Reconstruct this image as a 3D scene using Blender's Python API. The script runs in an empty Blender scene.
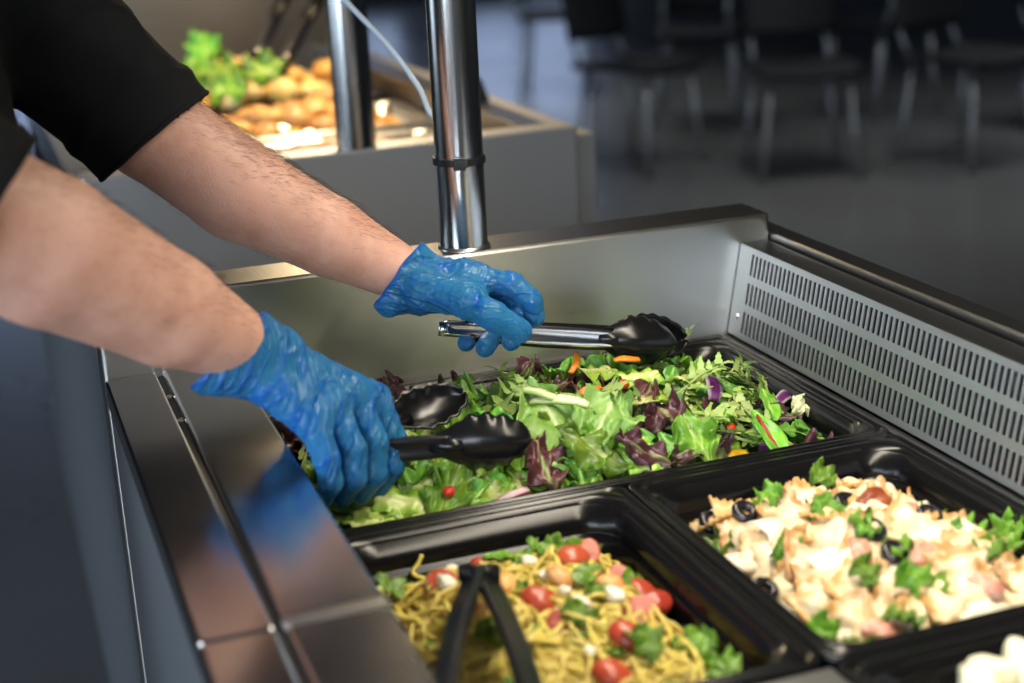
import bpy, bmesh, math, random
import numpy as np
from mathutils import Vector, Matrix, Euler, noise as mnoise

rnd = random.Random(7)
S = bpy.context.scene
COL = S.collection
PI = math.pi

# ------------------------------------------------------------------ camera
CAM = (-0.4672, -1.0783, 0.4955); ROT = (1.2666, 0.0457, -0.3505); FPX = 1522.8
_R = Euler(ROT, 'XYZ').to_matrix()
def at(px, py, t):
    """point seen at a picture position, t metres deep: used to take measurements off the photograph"""
    d = _R @ Vector(((px - 512) / FPX, -(py - 341.5) / FPX, -1.0))
    return Vector(CAM) + d * t
def onz(px, py, z):
    d = _R @ Vector(((px - 512) / FPX, -(py - 341.5) / FPX, -1.0))
    return Vector(CAM) + d * ((z - CAM[2]) / d.z)
def ony(px, py, y):
    d = _R @ Vector(((px - 512) / FPX, -(py - 341.5) / FPX, -1.0))
    return Vector(CAM) + d * ((y - CAM[1]) / d.y)
VIEW = _R @ Vector((0, 0, -1)); CRIGHT = _R @ Vector((1, 0, 0)); CUP = _R @ Vector((0, 1, 0))

cd = bpy.data.cameras.new('camera'); cam = bpy.data.objects.new('camera', cd); COL.objects.link(cam)
cam.location = CAM; cam.rotation_euler = ROT
cd.sensor_width = 36; cd.lens = FPX * 36 / 1024; cd.clip_start = 0.02
cd.dof.use_dof = True; cd.dof.focus_distance = 1.42; cd.dof.aperture_fstop = 3.2
S.camera = cam
S.view_settings.view_transform = 'Standard'; S.view_settings.look = 'None'
S.view_settings.gamma = 1; S.view_settings.use_curve_mapping = False
S.view_settings.exposure = 0.0
S.cycles.use_denoising = True
S.cycles.max_bounces = 8; S.cycles.transparent_max_bounces = 16
S.cycles.sample_clamp_indirect = 6

# ------------------------------------------------------------------ materials
def sock(node, name):
    return node.inputs[name]
def mat(name, base=(.5, .5, .5), rough=.5, metal=0.0, spec=.5, bump=None, vary=None, sss=0, attr=None,
        rand=0.0, coat=0.0, aniso=None, rough_noise=None, trans=0.0, sheen=0.0, mapscale=None):
    m = bpy.data.materials.new(name); m.use_nodes = True
    nt = m.node_tree; b = nt.nodes['Principled BSDF']; L = nt.links
    b.inputs['Base Color'].default_value = (*base, 1); b.inputs['Roughness'].default_value = rough
    b.inputs['Metallic'].default_value = metal; b.inputs['Specular IOR Level'].default_value = spec
    b.inputs['Coat Weight'].default_value = coat
    b.inputs['Transmission Weight'].default_value = trans
    b.inputs['Sheen Weight'].default_value = sheen
    if sss:
        b.inputs['Subsurface Weight'].default_value = sss
        b.inputs['Subsurface Radius'].default_value = (1, .35, .2)
        b.inputs['Subsurface Scale'].default_value = .006
    tc = nt.nodes.new('ShaderNodeTexCoord'); co = tc.outputs['Object']
    mp = None
    if mapscale:
        mp = nt.nodes.new('ShaderNodeMapping'); L.new(co, mp.inputs['Vector'])
        mp.inputs['Scale'].default_value = mapscale; co = mp.outputs['Vector']
    def nz(scale, detail=4, r=.55):
        n = nt.nodes.new('ShaderNodeTexNoise'); n.inputs['Scale'].default_value = scale
        n.inputs['Detail'].default_value = detail; n.inputs['Roughness'].default_value = r
        L.new(co, n.inputs['Vector']); return n
    col = None
    if vary:                                  # (scale, colour2, lo, hi)
        n = nz(vary[0]); r = nt.nodes.new('ShaderNodeMapRange')
        r.inputs['From Min'].default_value = vary[2]; r.inputs['From Max'].default_value = vary[3]
        L.new(n.outputs['Fac'], r.inputs['Value'])
        mx = nt.nodes.new('ShaderNodeMix'); mx.data_type = 'RGBA'
        mx.inputs['A'].default_value = (*base, 1); mx.inputs['B'].default_value = (*vary[1], 1)
        L.new(r.outputs['Result'], mx.inputs['Factor']); col = mx.outputs['Result']
    if attr:                                  # per-vertex weight -> second colour of the thing itself
        a = nt.nodes.new('ShaderNodeAttribute'); a.attribute_name = 'tint'
        mx = nt.nodes.new('ShaderNodeMix'); mx.data_type = 'RGBA'
        if col: L.new(col, mx.inputs['A'])
        else: mx.inputs['A'].default_value = (*base, 1)
        mx.inputs['B'].default_value = (*attr, 1)
        L.new(a.outputs['Fac'], mx.inputs['Factor']); col = mx.outputs['Result']
    if rand:
        oi = nt.nodes.new('ShaderNodeObjectInfo'); hs = nt.nodes.new('ShaderNodeHueSaturation')
        r1 = nt.nodes.new('ShaderNodeMapRange'); r1.inputs['To Min'].default_value = 1 - rand; r1.inputs['To Max'].default_value = 1 + rand
        L.new(oi.outputs['Random'], r1.inputs['Value']); L.new(r1.outputs['Result'], hs.inputs['Value'])
        r2 = nt.nodes.new('ShaderNodeMapRange'); r2.inputs['To Min'].default_value = .5 - rand * .06; r2.inputs['To Max'].default_value = .5 + rand * .05
        L.new(oi.outputs['Random'], r2.inputs['Value']); L.new(r2.outputs['Result'], hs.inputs['Hue'])
        if col: L.new(col, hs.inputs['Color'])
        else: hs.inputs['Color'].default_value = (*base, 1)
        col = hs.outputs['Color']
    if col: L.new(col, b.inputs['Base Color'])
    if bump:                                  # (scale, strength, distance)
        n = nz(bump[0]); bp = nt.nodes.new('ShaderNodeBump')
        bp.inputs['Strength'].default_value = bump[1]; bp.inputs['Distance'].default_value = bump[2]
        L.new(n.outputs['Fac'], bp.inputs['Height']); L.new(bp.outputs['Normal'], b.inputs['Normal'])
    if aniso:                                 # brushed sideways: highlights stretch up and down
        tg = nt.nodes.new('ShaderNodeTangent'); tg.direction_type = 'RADIAL'; tg.axis = 'Z'
        b.inputs['Anisotropic'].default_value = aniso; b.inputs['Anisotropic Rotation'].default_value = .25
        L.new(tg.outputs[0], b.inputs['Tangent'])
    if rough_noise:                           # (scale, lo, hi)
        n = nz(rough_noise[0]); r = nt.nodes.new('ShaderNodeMapRange')
        r.inputs['To Min'].default_value = rough_noise[1]; r.inputs['To Max'].default_value = rough_noise[2]
        L.new(n.outputs['Fac'], r.inputs['Value']); L.new(r.outputs['Result'], b.inputs['Roughness'])
    return m

M = {}
M['steel'] = mat('brushed_steel', (.60, .60, .575), .3, 1, bump=(1.0, .035, .001), mapscale=(18, 300, 900), rough_noise=(1.0, .24, .36))
M['steel_wall'] = mat('brushed_end_steel', (.60, .60, .565), .3, 1, bump=(1.0, .03, .001), mapscale=(18, 300, 900), rough_noise=(1.0, .30, .42), aniso=.75)
M['steel_rail'] = mat('polished_steel', (.56, .565, .57), .17, 1, bump=(1.0, .04, .002), mapscale=(30, 30, 30), rough_noise=(.2, .14, .24))
M['steel_dark'] = mat('dark_steel', (.25, .25, .25), .33, 1, bump=(1.0, .10, .002), mapscale=(600, 18, 300))  # on the counter tops this dark colour carries the hall's dim reflection
M['steel_pole'] = mat('pole_steel', (.62, .62, .61), .2, 1, bump=(1.0, .08, .001), mapscale=(700, 700, 14))
M['steel_vent'] = mat('vent_steel', (.47, .49, .52), .48, 1, bump=(1.0, .06, .001), mapscale=(200, 40, 200))
M['panel'] = mat('grey_panel', (.100, .108, .118), .5, .2, bump=(40, .04, .001))
M['panel_grey'] = mat('counter_end_steel', (.46, .47, .49), .48, .75, bump=(1.0, .08, .002), mapscale=(18, 300, 900))
M['void'] = mat('vent_interior', (.05, .053, .06), .6, .4)
M['gap'] = mat('rubber_seal', (.012, .012, .013), .5)
M['blackpan'] = mat('black_polycarbonate', (.005, .005, .0055), .2, bump=(900, .03, .0002), spec=.25)
M['nylon'] = mat('black_nylon', (.006, .006, .0065), .24, spec=.3, bump=(500, .06, .0002))
M['blackmetal'] = mat('black_tongs', (.007, .007, .008), .3, spec=.3, bump=(300, .05, .0002))
M['chrome'] = mat('chrome', (.84, .84, .85), .2, 1)
M['tie'] = mat('black_nylon_tie', (.008, .008, .009), .4)
M['cable'] = mat('grey_cable', (.50, .60, .70), .45)
M['skin'] = mat('skin', (.60, .335, .255), .5, sss=.2, vary=(32, (.49, .245, .175), .42, .72), bump=(420, .35, .0012))
M['armhair'] = mat('arm_hair', (.045, .026, .016), .5)
M['headhair'] = mat('dark_hair', (.02, .014, .010), .55, bump=(300, .6, .004))
M['shirt'] = mat('black_shirt', (.0062, .0068, .008), .9, spec=.2, bump=(900, .4, .0008), vary=(14, (.010, .011, .0125), .4, .7))
M['trousers'] = mat('black_trousers', (.008, .010, .014), .9, bump=(500, .3, .0008))
M['shoe'] = mat('black_shoe', (.008, .008, .008), .35)
M['eye'] = mat('eye', (.7, .7, .68), .2)

def glove_mat(axis, along, across):
    m = bpy.data.materials.new('blue_vinyl_glove'); m.use_nodes = True
    nt = m.node_tree; L = nt.links; b = nt.nodes['Principled BSDF']; out = nt.nodes['Material Output']
    b.inputs['Roughness'].default_value = .30; b.inputs['Specular IOR Level'].default_value = .55
    def math_(op, x, y=None, z=None, clamp=False):
        n = nt.nodes.new('ShaderNodeMath'); n.operation = op; n.use_clamp = clamp
        for k, q in enumerate((x, y, z)):
            if q is None: continue
            if isinstance(q, (int, float)): n.inputs[k].default_value = q
            else: L.new(q, n.inputs[k])
        return n.outputs[0]
    tc = nt.nodes.new('ShaderNodeTexCoord')
    rot = nt.nodes.new('ShaderNodeMapping'); L.new(tc.outputs['Object'], rot.inputs['Vector'])
    rot.inputs['Rotation'].default_value = Vector(axis).rotation_difference(Vector((1, 0, 0))).to_euler()
    def noise(scale, detail, dist, sc=(1, 1, 1)):
        mp = nt.nodes.new('ShaderNodeMapping'); mp.inputs['Scale'].default_value = sc; L.new(rot.outputs['Vector'], mp.inputs['Vector'])
        n = nt.nodes.new('ShaderNodeTexNoise'); n.inputs['Scale'].default_value = scale; n.inputs['Detail'].default_value = detail; n.inputs['Distortion'].default_value = dist
        L.new(mp.outputs['Vector'], n.inputs['Vector']); return n.outputs['Fac']
    def crease(f, w):      # thin lines where the noise crosses its middle
        return math_('SUBTRACT', 1.0, math_('DIVIDE', math_('ABSOLUTE', math_('SUBTRACT', f, .5)), w), clamp=True)
    c1 = crease(noise(20, 2, .9, (along, across, across)), .045); c2 = crease(noise(44, 2, .6, (along, across * 1.2, across * .8)), .06)
    fine = noise(150, 4, .6)
    a = nt.nodes.new('ShaderNodeAttribute'); a.attribute_name = 'tint'
    fold = math_('ADD', a.outputs['Fac'], math_('MULTIPLY_ADD', c2, .30, math_('MULTIPLY', c1, .45)), clamp=True)
    h = math_('ADD', math_('MULTIPLY', c1, .9), math_('MULTIPLY_ADD', fine, .28, math_('MULTIPLY', c2, .5)))
    bp = nt.nodes.new('ShaderNodeBump'); bp.inputs['Strength'].default_value = 1; bp.inputs['Distance'].default_value = .0016
    L.new(h, bp.inputs['Height']); L.new(bp.outputs['Normal'], b.inputs['Normal'])
    # taut vinyl shows the skin, its sheen painted in as pale colour; creased, doubled vinyl and the rolled hem are deep opaque blue
    mc = nt.nodes.new('ShaderNodeMix'); mc.data_type = 'RGBA'; mc.inputs['A'].default_value = (.065, .31, .51, 1); mc.inputs['B'].default_value = (.004, .12, .46, 1)
    L.new(fold, mc.inputs['Factor']); L.new(mc.outputs['Result'], b.inputs['Base Color'])
    tr = nt.nodes.new('ShaderNodeBsdfTransparent'); tr.inputs['Color'].default_value = (.36, .74, .92, 1)
    tl = nt.nodes.new('ShaderNodeBsdfTranslucent'); tl.inputs['Color'].default_value = (.03, .30, .80, 1)
    m0 = nt.nodes.new('ShaderNodeMixShader'); m0.inputs[0].default_value = .25
    L.new(b.outputs[0], m0.inputs[1]); L.new(tl.outputs[0], m0.inputs[2])
    lw = nt.nodes.new('ShaderNodeLayerWeight'); lw.inputs['Blend'].default_value = .35
    op = math_('MULTIPLY_ADD', fold, .42, math_('MULTIPLY_ADD', lw.outputs['Facing'], .50, .27), clamp=True)
    mx = nt.nodes.new('ShaderNodeMixShader')
    L.new(op, mx.inputs[0]); L.new(tr.outputs[0], mx.inputs[1]); L.new(m0.outputs[0], mx.inputs[2])
    L.new(mx.outputs[0], out.inputs['Surface'])
    return m

def emit(name, col, s):
    m = bpy.data.materials.new(name); m.use_nodes = True; nt = m.node_tree
    e = nt.nodes.new('ShaderNodeEmission'); e.inputs[0].default_value = (*col, 1); e.inputs[1].default_value = s
    nt.links.new(e.outputs[0], nt.nodes['Material Output'].inputs['Surface']); return m

# ------------------------------------------------------------------ mesh helpers
class MB:
    def __init__(s): s.v = []; s.f = []; s.t = []
    def add(s, v, f, t=None):
        o = len(s.v); s.v += [tuple(p) for p in v]; s.f += [tuple(i + o for i in q) for q in f]
        s.t += list(t) if t is not None else [0.0] * len(v)
    def box(s, x0, x1, y0, y1, z0, z1):
        v = [(x, y, z) for x in (x0, x1) for y in (y0, y1) for z in (z0, z1)]
        s.add(v, [(0, 1, 3, 2), (4, 6, 7, 5), (0, 4, 5, 1), (2, 3, 7, 6), (0, 2, 6, 4), (1, 5, 7, 3)])
    def prism(s, prof, y0, y1):           # prof: list of (x,z) counter-clockwise seen from -y
        n = len(prof); v = [(x, y0, z) for x, z in prof] + [(x, y1, z) for x, z in prof]
        f = [(i, (i + 1) % n, n + (i + 1) % n, n + i) for i in range(n)]
        s.add(v, f + [tuple(range(n - 1, -1, -1)), tuple(range(n, 2 * n))])
    def tube(s, pts, r, n=8, cap=True, t=None):
        pts = [Vector(p) for p in pts]; m = len(pts)
        rr = r if isinstance(r, (list, tuple)) else [r] * m
        V = []; F = []; T = []; prev = None
        for i, p in enumerate(pts):
            d = (pts[min(i + 1, m - 1)] - pts[max(i - 1, 0)]).normalized()
            if prev is None:
                a = Vector((0, 0, 1)) if abs(d.z) < .9 else Vector((1, 0, 0))
                u = d.cross(a).normalized()
            else:
                u = (prev - d * prev.dot(d)).normalized()
            w = d.cross(u); prev = u
            for k in range(n):
                an = 2 * PI * k / n; V.append(p + (u * math.cos(an) + w * math.sin(an)) * rr[i]); T.append(t[i] if t else 0)
        for i in range(m - 1):
            for k in range(n):
                F.append((i * n + k, i * n + (k + 1) % n, (i + 1) * n + (k + 1) % n, (i + 1) * n + k))
        if cap: F += [tuple(range(n - 1, -1, -1)), tuple((m - 1) * n + k for k in range(n))]
        s.add(V, F, T)
    def grid(s, nu, nv, fn, tn=None):
        V = []; T = []
        for i in range(nu + 1):
            for j in range(nv + 1):
                u, v = i / nu, j / nv; V.append(fn(u, v)); T.append(tn(u, v) if tn else 0)
        F = [(i * (nv + 1) + j, (i + 1) * (nv + 1) + j, (i + 1) * (nv + 1) + j + 1, i * (nv + 1) + j + 1) for i in range(nu) for j in range(nv)]
        s.add(V, F, T)
    def loft(s, loops, closed=True):
        n = len(loops[0]); V = [p for l in loops for p in l]; F = []
        for i in range(len(loops) - 1):
            for k in range(n if closed else n - 1):
                F.append((i * n + k, i * n + (k + 1) % n, (i + 1) * n + (k + 1) % n, (i + 1) * n + k))
        s.add(V, F)
    def lathe(s, prof, c, n=32):
        s.loft([[(c[0] + r * math.cos(2 * PI * k / n), c[1] + r * math.sin(2 * PI * k / n), c[2] + z) for k in range(n)] for r, z in prof])
    def mesh(s, name):
        me = bpy.data.meshes.new(name); me.from_pydata(s.v, [], s.f); me.update()
        if any(s.t):
            a = me.attributes.new('tint', 'FLOAT', 'POINT'); a.data.foreach_set('value', np.array(s.t, np.float32))
        return me

def smooth(me): me.polygons.foreach_set('use_smooth', [True] * len(me.polygons))
def obj(name, mb, m, parent=None, sm=False, bev=0.0, solid=0.0, sub=0, loc=None, fix=True):
    me = mb.mesh(name) if isinstance(mb, MB) else mb
    if fix and isinstance(mb, MB):
        b = bmesh.new(); b.from_mesh(me); bmesh.ops.recalc_face_normals(b, faces=b.faces[:]); b.to_mesh(me); b.free()
    if m is not None and not me.materials: me.materials.append(m)
    if sm: smooth(me)
    o = bpy.data.objects.new(name, me); COL.objects.link(o)
    if parent: o.parent = parent
    if loc is not None: o.location = loc
    if solid:
        d = o.modifiers.new('solid', 'SOLIDIFY'); d.thickness = solid; d.offset = 0
    if bev:
        d = o.modifiers.new('bevel', 'BEVEL'); d.width = bev; d.segments = 2; d.limit_method = 'ANGLE'; d.angle_limit = math.radians(40)
    if sub:
        d = o.modifiers.new('sub', 'SUBSURF'); d.levels = sub; d.render_levels = sub
    return o
def tag(o, label, cat, group=None, kind=None):
    o['label'] = label; o['category'] = cat
    if group: o['group'] = group
    if kind: o['kind'] = kind
    return o
def thing(name, label, cat, loc=(0, 0, 0), rz=0, group=None):
    o = bpy.data.objects.new(name, None); COL.objects.link(o); o.location = loc; o.rotation_euler = (0, 0, rz); o.empty_display_size = .02
    return tag(o, label, cat, group)
def struct(name, mb, m, label=None, cat=None, **k):
    o = obj(name, mb, m, **k); o['kind'] = 'structure'
    o['label'] = label; o['category'] = cat
    return o

# ------------------------------------------------------------------ the hall
FZ = -0.87; CZ = 2.15
M['floor'] = mat('vinyl_floor', (.090, .093, .097), .32, spec=.45, vary=(1.2, (.082, .080, .080), .4, .65), bump=(60, .05, .001), rough_noise=(2, .22, .36))
M['wallpaint'] = mat('grey_wall', (.16, .17, .19), .8, bump=(80, .05, .001))
M['wallback'] = mat('dark_wall', (.06, .065, .075), .7, bump=(80, .05, .001))
M['ceil'] = mat('ceiling', (.045, .045, .05), .9)  # coloured dark to keep its reflection in the steel tops dim
M['wframe'] = mat('window_frame', (.05, .05, .06), .5)
M['day'] = emit('daylit_window', (.46, .60, .92), 2.1)
M['day2'] = emit('daylit_window_side', (.66, .82, 1.0), 3.2)
X0, X1, Y0, Y1 = -4.2, 9.0, -4.5, 15.0
mb = MB(); mb.box(X0, X1, Y0, Y1, FZ - .1, FZ); struct('floor', mb, M['floor'], 'dark grey vinyl floor of the dining hall', 'floor')
mb = MB(); mb.box(X0, X1, Y0, Y1, CZ, CZ + .1); struct('ceiling', mb, M['ceil'], 'dark hall ceiling above the counters', 'ceiling')
mb = MB(); mb.box(X0 - .1, X0, Y0, Y1, FZ, CZ); struct('wall_left', mb, M['wallpaint'], 'grey hall wall behind the server', 'wall')
mb = MB(); mb.box(X1, X1 + .1, Y0, Y1, FZ, CZ); struct('wall_right', mb, M['wallback'], 'dark hall wall beyond the chairs', 'wall')
mb = MB(); mb.box(X0, X1, Y1, Y1 + .1, FZ, CZ); struct('wall_back', mb, M['wallback'], 'dark far hall wall with tall windows', 'wall')
mb = MB(); mb.box(X0, X1, Y0 - .1, Y0, FZ, CZ); struct('wall_front', mb, M['wallback'], 'dark hall wall behind the viewer', 'wall')
wn = 0
def window_y(xa, xb, za, zb):
    global wn; wn += 1
    m = MB(); m.box(xa, xb, Y1 - .03, Y1 - .02, za, zb)
    w = struct('window_%d' % wn, m, M['day'], 'daylit window pane number %d of the far wall' % wn, 'window')
    m = MB()
    for x in (xa, (xa + xb) / 2, xb): m.box(x - .03, x + .03, Y1 - .06, Y1 - .031, za, zb)
    for z in (za, zb): m.box(xa, xb, Y1 - .06, Y1 - .031, z - .03, z + .03)
    f = obj('window_frame', m, M['wframe'], w)
for xa, xb in ((-1.0, .25), (.9, 2.15), (2.8, 4.05), (4.6, 6.2)): window_y(xa, xb, -.45, 1.7)
def window_x(ya, yb, za, zb):
    global wn; wn += 1
    m = MB(); m.box(X0 + .02, X0 + .03, ya, yb, za, zb)
    w = struct('window_%d' % wn, m, M['day2'], 'daylit side window number %d behind the server' % wn, 'window')
    m = MB()
    for y in (ya, yb): m.box(X0 + .031, X0 + .06, y - .03, y + .03, za, zb)
    for z in (za, zb): m.box(X0 + .031, X0 + .06, ya, yb, z - .03, z + .03)
    obj('window_frame', m, M['wframe'], w)
for ya in (-3.2, -.9, 1.4): window_x(ya, ya + 1.7, -.1, 1.7)

def area(name, loc, target, sx, sy, energy, col):
    l = bpy.data.lights.new(name, 'AREA'); l.shape = 'RECTANGLE'; l.size = sx; l.size_y = sy; l.energy = energy; l.color = col
    o = bpy.data.objects.new(name, l); COL.objects.link(o); o.location = loc
    o.rotation_euler = (Vector(target) - Vector(loc)).to_track_quat('-Z', 'Y').to_euler(); return o
area('daylight_side_windows', (X0 + .12, -.8, .8), (0, -.1, -.1), 5.6, 1.7, 260, (.72, .86, 1.0))
area('daylight_rear_windows', (-2.2, Y0 + .2, 1.3), (-.3, 0, -.1), 3.4, 1.4, 210, (.86, .92, 1.0))

W = bpy.data.worlds.new('hall'); S.world = W; W.use_nodes = True
W.node_tree.nodes['Background'].inputs[0].default_value = (.6, .7, .85, 1); W.node_tree.nodes['Background'].inputs[1].default_value = .05

# ------------------------------------------------------------------ main counter
ctr = thing('buffet_counter', 'stainless steel buffet counter holding black pans of salad and pasta in the middle', 'counter', (0, 0, FZ))
def cpart(name, mb, m, **k):
    for i, p in enumerate(mb.v): mb.v[i] = (p[0], p[1], p[2] - FZ)
    return obj(name, mb, m, ctr, **k)
YE = -1.0                                    # near end of the counter, behind the picture's lower edge
m = MB(); m.box(-.381, .3255, .335, .396, -.40, .1245); cpart('end_panel', m, M['steel_wall'], bev=.003)
m = MB(); m.box(-.3805, .325, .3372, .3955, .1240, .1252); cpart('end_panel_darkened_top', m, M['steel_dark'], bev=.0006)  # thin sheet added so the panel's top has its dark reflection as colour
m = MB(); m.box(-.372, .345, YE, .394, -.845, -.14); m.box(-.372, -.262, YE, .334, -.145, -.03); m.box(-.372, .32, .36, .39, -.2, -.04)
cpart('cabinet', m, M['panel'])
m = MB(); m.box(-.35, .33, YE + .02, .38, -.868, -.846); cpart('plinth', m, M['gap'])
# side panel in front of the server: sheets with seams
for y0, y1 in ((YE, -.235), (-.230, .394)):
    m = MB(); m.box(-.3795, -.373, y0, y1, -.62, .018); cpart('front_panel', m, M['panel'], bev=.002)
m = MB(); m.box(-.3795, -.373, YE, .394, -.84, -.626); cpart('kick_panel', m, M['panel'], bev=.002)
# tray rail on the server's side: outer strip, seal, inner lid
for y0, y1 in ((YE, -.2225), (-.2215, .3345)):
    m = MB(); m.prism([(-.381, .022), (-.333, .022), (-.333, .049), (-.381, .049)], y0, y1); cpart('rail_strip', m, M['steel_rail'], bev=.0025)
m = MB(); m.box(-.3328, -.3272, YE, .334, .02, .0455); s_ = cpart('seal', m, M['gap'])
for y in (.268, .2):
    m = MB(); m.lathe([(0, .0475), (.0022, .047), (.003, .0455)], (-.33, y, 0), 10)
    for i, p in enumerate(m.v): m.v[i] = (p[0], p[1], p[2] - FZ)
    obj('rivet', m, M['chrome'], s_)
for y0, y1 in ((YE, -.2235), (-.2125, .3345)):
    m = MB(); m.prism([(-.327, .02), (-.259, .02), (-.259, .050), (-.327, .050)], y0, y1); cpart('rail_lid', m, M['steel_rail'], bev=.003)
m = MB(); m.prism([(-.3275, .02), (-.2585, .02), (-.2585, .0508), (-.3275, .0508)], -.2233, -.2127); cpart('rail_joint', m, M['steel'], bev=.001)
m = MB(); m.box(-.2605, -.2590, YE, .3345, .004, .0195); cpart('rail_skirt', m, M['steel_dark'])
# well ledges round the pans
m = MB(); m.box(.2655, .2755, YE, .3345, -.03, -.003); cpart('ledge', m, M['steel_dark'], bev=.001)
m = MB(); m.box(-.2585, .2655, .3265, .3345, -.03, -.001); cpart('rear_seal', m, M['gap'], bev=.001)
m = MB(); m.box(-.2585, .2655, YE, -.655, -.03, -.003); cpart('deck', m, M['steel_dark'])
m = MB(); m.box(-.2585, .0, -.653, -.328, -.03, -.003); cpart('deck', m, M['steel_dark'])
# louvred vent panel with three rows of slots
def slot_panel():
    m = MB(); Ya, Yb = YE, .3335
    bx, bz, tx, tz = .2750, 0.0, .2915, .0968
    P = lambda y, w: (bx + (tx - bx) * w, y, bz + (tz - bz) * w)
    rows = [(.065, .30), (.385, .62), (.705, .935)]
    pitch, sw = .0083, .0046
    ys = []
    y = .3065
    while y > -.95: ys.append(y); y -= pitch
    ws = [0.0]
    for a, b in rows: ws += [a, b]
    ws.append(1.0)
    cuts = [Yb]
    for y in ys: cuts += [y, y - sw]
    cuts.append(Ya)
    idx = {}
    def vid(i, j):
        if (i, j) not in idx: idx[(i, j)] = len(m.v); m.v.append(P(cuts[i], ws[j])); m.t.append(0)
        return idx[(i, j)]
    for j in range(len(ws) - 1):
        for i in range(len(cuts) - 1):
            if j % 2 == 1 and i % 2 == 1: continue
            m.f.append((vid(i, j), vid(i, j + 1), vid(i + 1, j + 1), vid(i + 1, j)))
    return m
cpart('vent_grille', slot_panel(), M['steel_vent'], solid=.0014)
m = MB(); m.prism([(.2925, .0958), (.3215, .0958), (.3215, .0972), (.2915, .0972)], YE, .3335); cpart('vent_top', m, M['steel_dark'], bev=.0005)  # darker colour than the grille stands in for the dark hall it mirrors
m = MB(); m.box(.318, .3205, YE, .3335, -.02, .0955); cpart('vent_back', m, M['void'])
m = MB()
y = .31
while y > -.9: m.box(.300, .318, y - .0012, y + .0012, .004, .09); y -= .0249
cpart('vent_fins', m, M['void'])
m = MB(); m.lathe([(0, .0022), (.0022, .0018), (.0034, .0004), (.0034, -.001)], (0, 0, 0), 14)
for i, p in enumerate(m.v): m.v[i] = (.2780 - p[2] * .98, .318 + p[1], .0215 + p[0])
cpart('screw', m, M['chrome'], sm=True)
m = MB(); m.prism([(.3265, -.1), (.352, -.1), (.352, .1020), (.350, .1045), (.3285, .1045), (.3265, .1025)], YE, .396); cpart('edge_trim', m, M['steel_dark'], bev=.001)
# gantry post, flange, cable tie
PX, PY = -.0100, .3640
m = MB(); m.lathe([(.0245, .1245), (.0245, .66)], (PX, PY, 0), 48); post = cpart('gantry_post', m, M['steel_pole'], sm=True)
m = MB(); m.lathe([(.0245, .1285), (.0262, .1282), (.0268, .1253)], (PX, PY, 0), 48); cpart('post_flange', m, M['steel'], sm=True)
tz = .2155
m = MB(); m.lathe([(.0247, tz - .0036 - FZ), (.0266, tz - .0036 - FZ), (.0266, tz + .0036 - FZ), (.0247, tz + .0036 - FZ)], (PX, PY, 0), 48)
ct = obj('cable_tie', m, M['tie'], post)
dv = Vector((CAM[0] - PX, CAM[1] - PY, 0)).normalized(); sv = Vector((-dv.y, dv.x, 0))
m = MB()
for a0, a1, b0, b1, c0, c1 in ((-.0060, .0060, .0255, .0315, -.0060, .0060), (-.0016, .0085, .0310, .0328, -.0034, .0034)):
    vs = [Vector((PX, PY, tz - FZ + c)) + dv * b_ + sv * a_ for a_ in (a0, a1) for b_ in (b0, b1) for c in (c0, c1)]
    m.add(vs, [(0, 1, 3, 2), (4, 6, 7, 5), (0, 4, 5, 1), (2, 3, 7, 6), (0, 2, 6, 4), (1, 5, 7, 3)])
obj('tie_head', m, M['tie'], post, bev=.0007)
# gantry shelf with its lamp bar (above the picture)
m = MB(); m.box(-.20, .18, -.95, .42, .660, .675); cpart('gantry_shelf', m, M['steel'], bev=.003)
m = MB(); m.box(.055, .175, -.90, .30, .638, .659); cpart('lamp_bar', m, M['steel'], bev=.003)
gl = area('gantry_lamp', (.115, -.28, .635), (.115, -.28, 0), .09, 1.15, 9.4, (1.0, .90, .72)); gl.rotation_euler = (0, 0, 0); gl.data.spread = math.radians(152)

# hanging cable beside the post
p0 = at(429.5, 112, 1.585); p1 = at(418, 86, 1.60); p2 = at(385, 42, 1.63); p3 = at(345, 0, 1.66); p4 = at(300, -55, 1.70)
def catmull(pts, n=8):
    pts = [Vector(p) for p in pts]; q = [pts[0] * 2 - pts[1]] + pts + [pts[-1] * 2 - pts[-2]]; o = []
    for i in range(1, len(q) - 2):
        for k in range(n):
            t = k / n; a, b, c, d = q[i - 1:i + 3]
            o.append(.5 * ((2 * b) + (c - a) * t + (2 * a - 5 * b + 4 * c - d) * t * t + (3 * b - a - 3 * c + d) * t ** 3))
    return o + [pts[-1]]
m = MB(); m.tube(catmull([p0 + Vector((.012, 0, -.012)), p0, p1, p2, p3, p4, p4 + Vector((-.05, .05, .12))]), .0031, 10)
tag(obj('cable', m, M['cable'], sm=True), 'thin pale blue-grey cable hanging slantwise behind the near steel post', 'cable')

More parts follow.
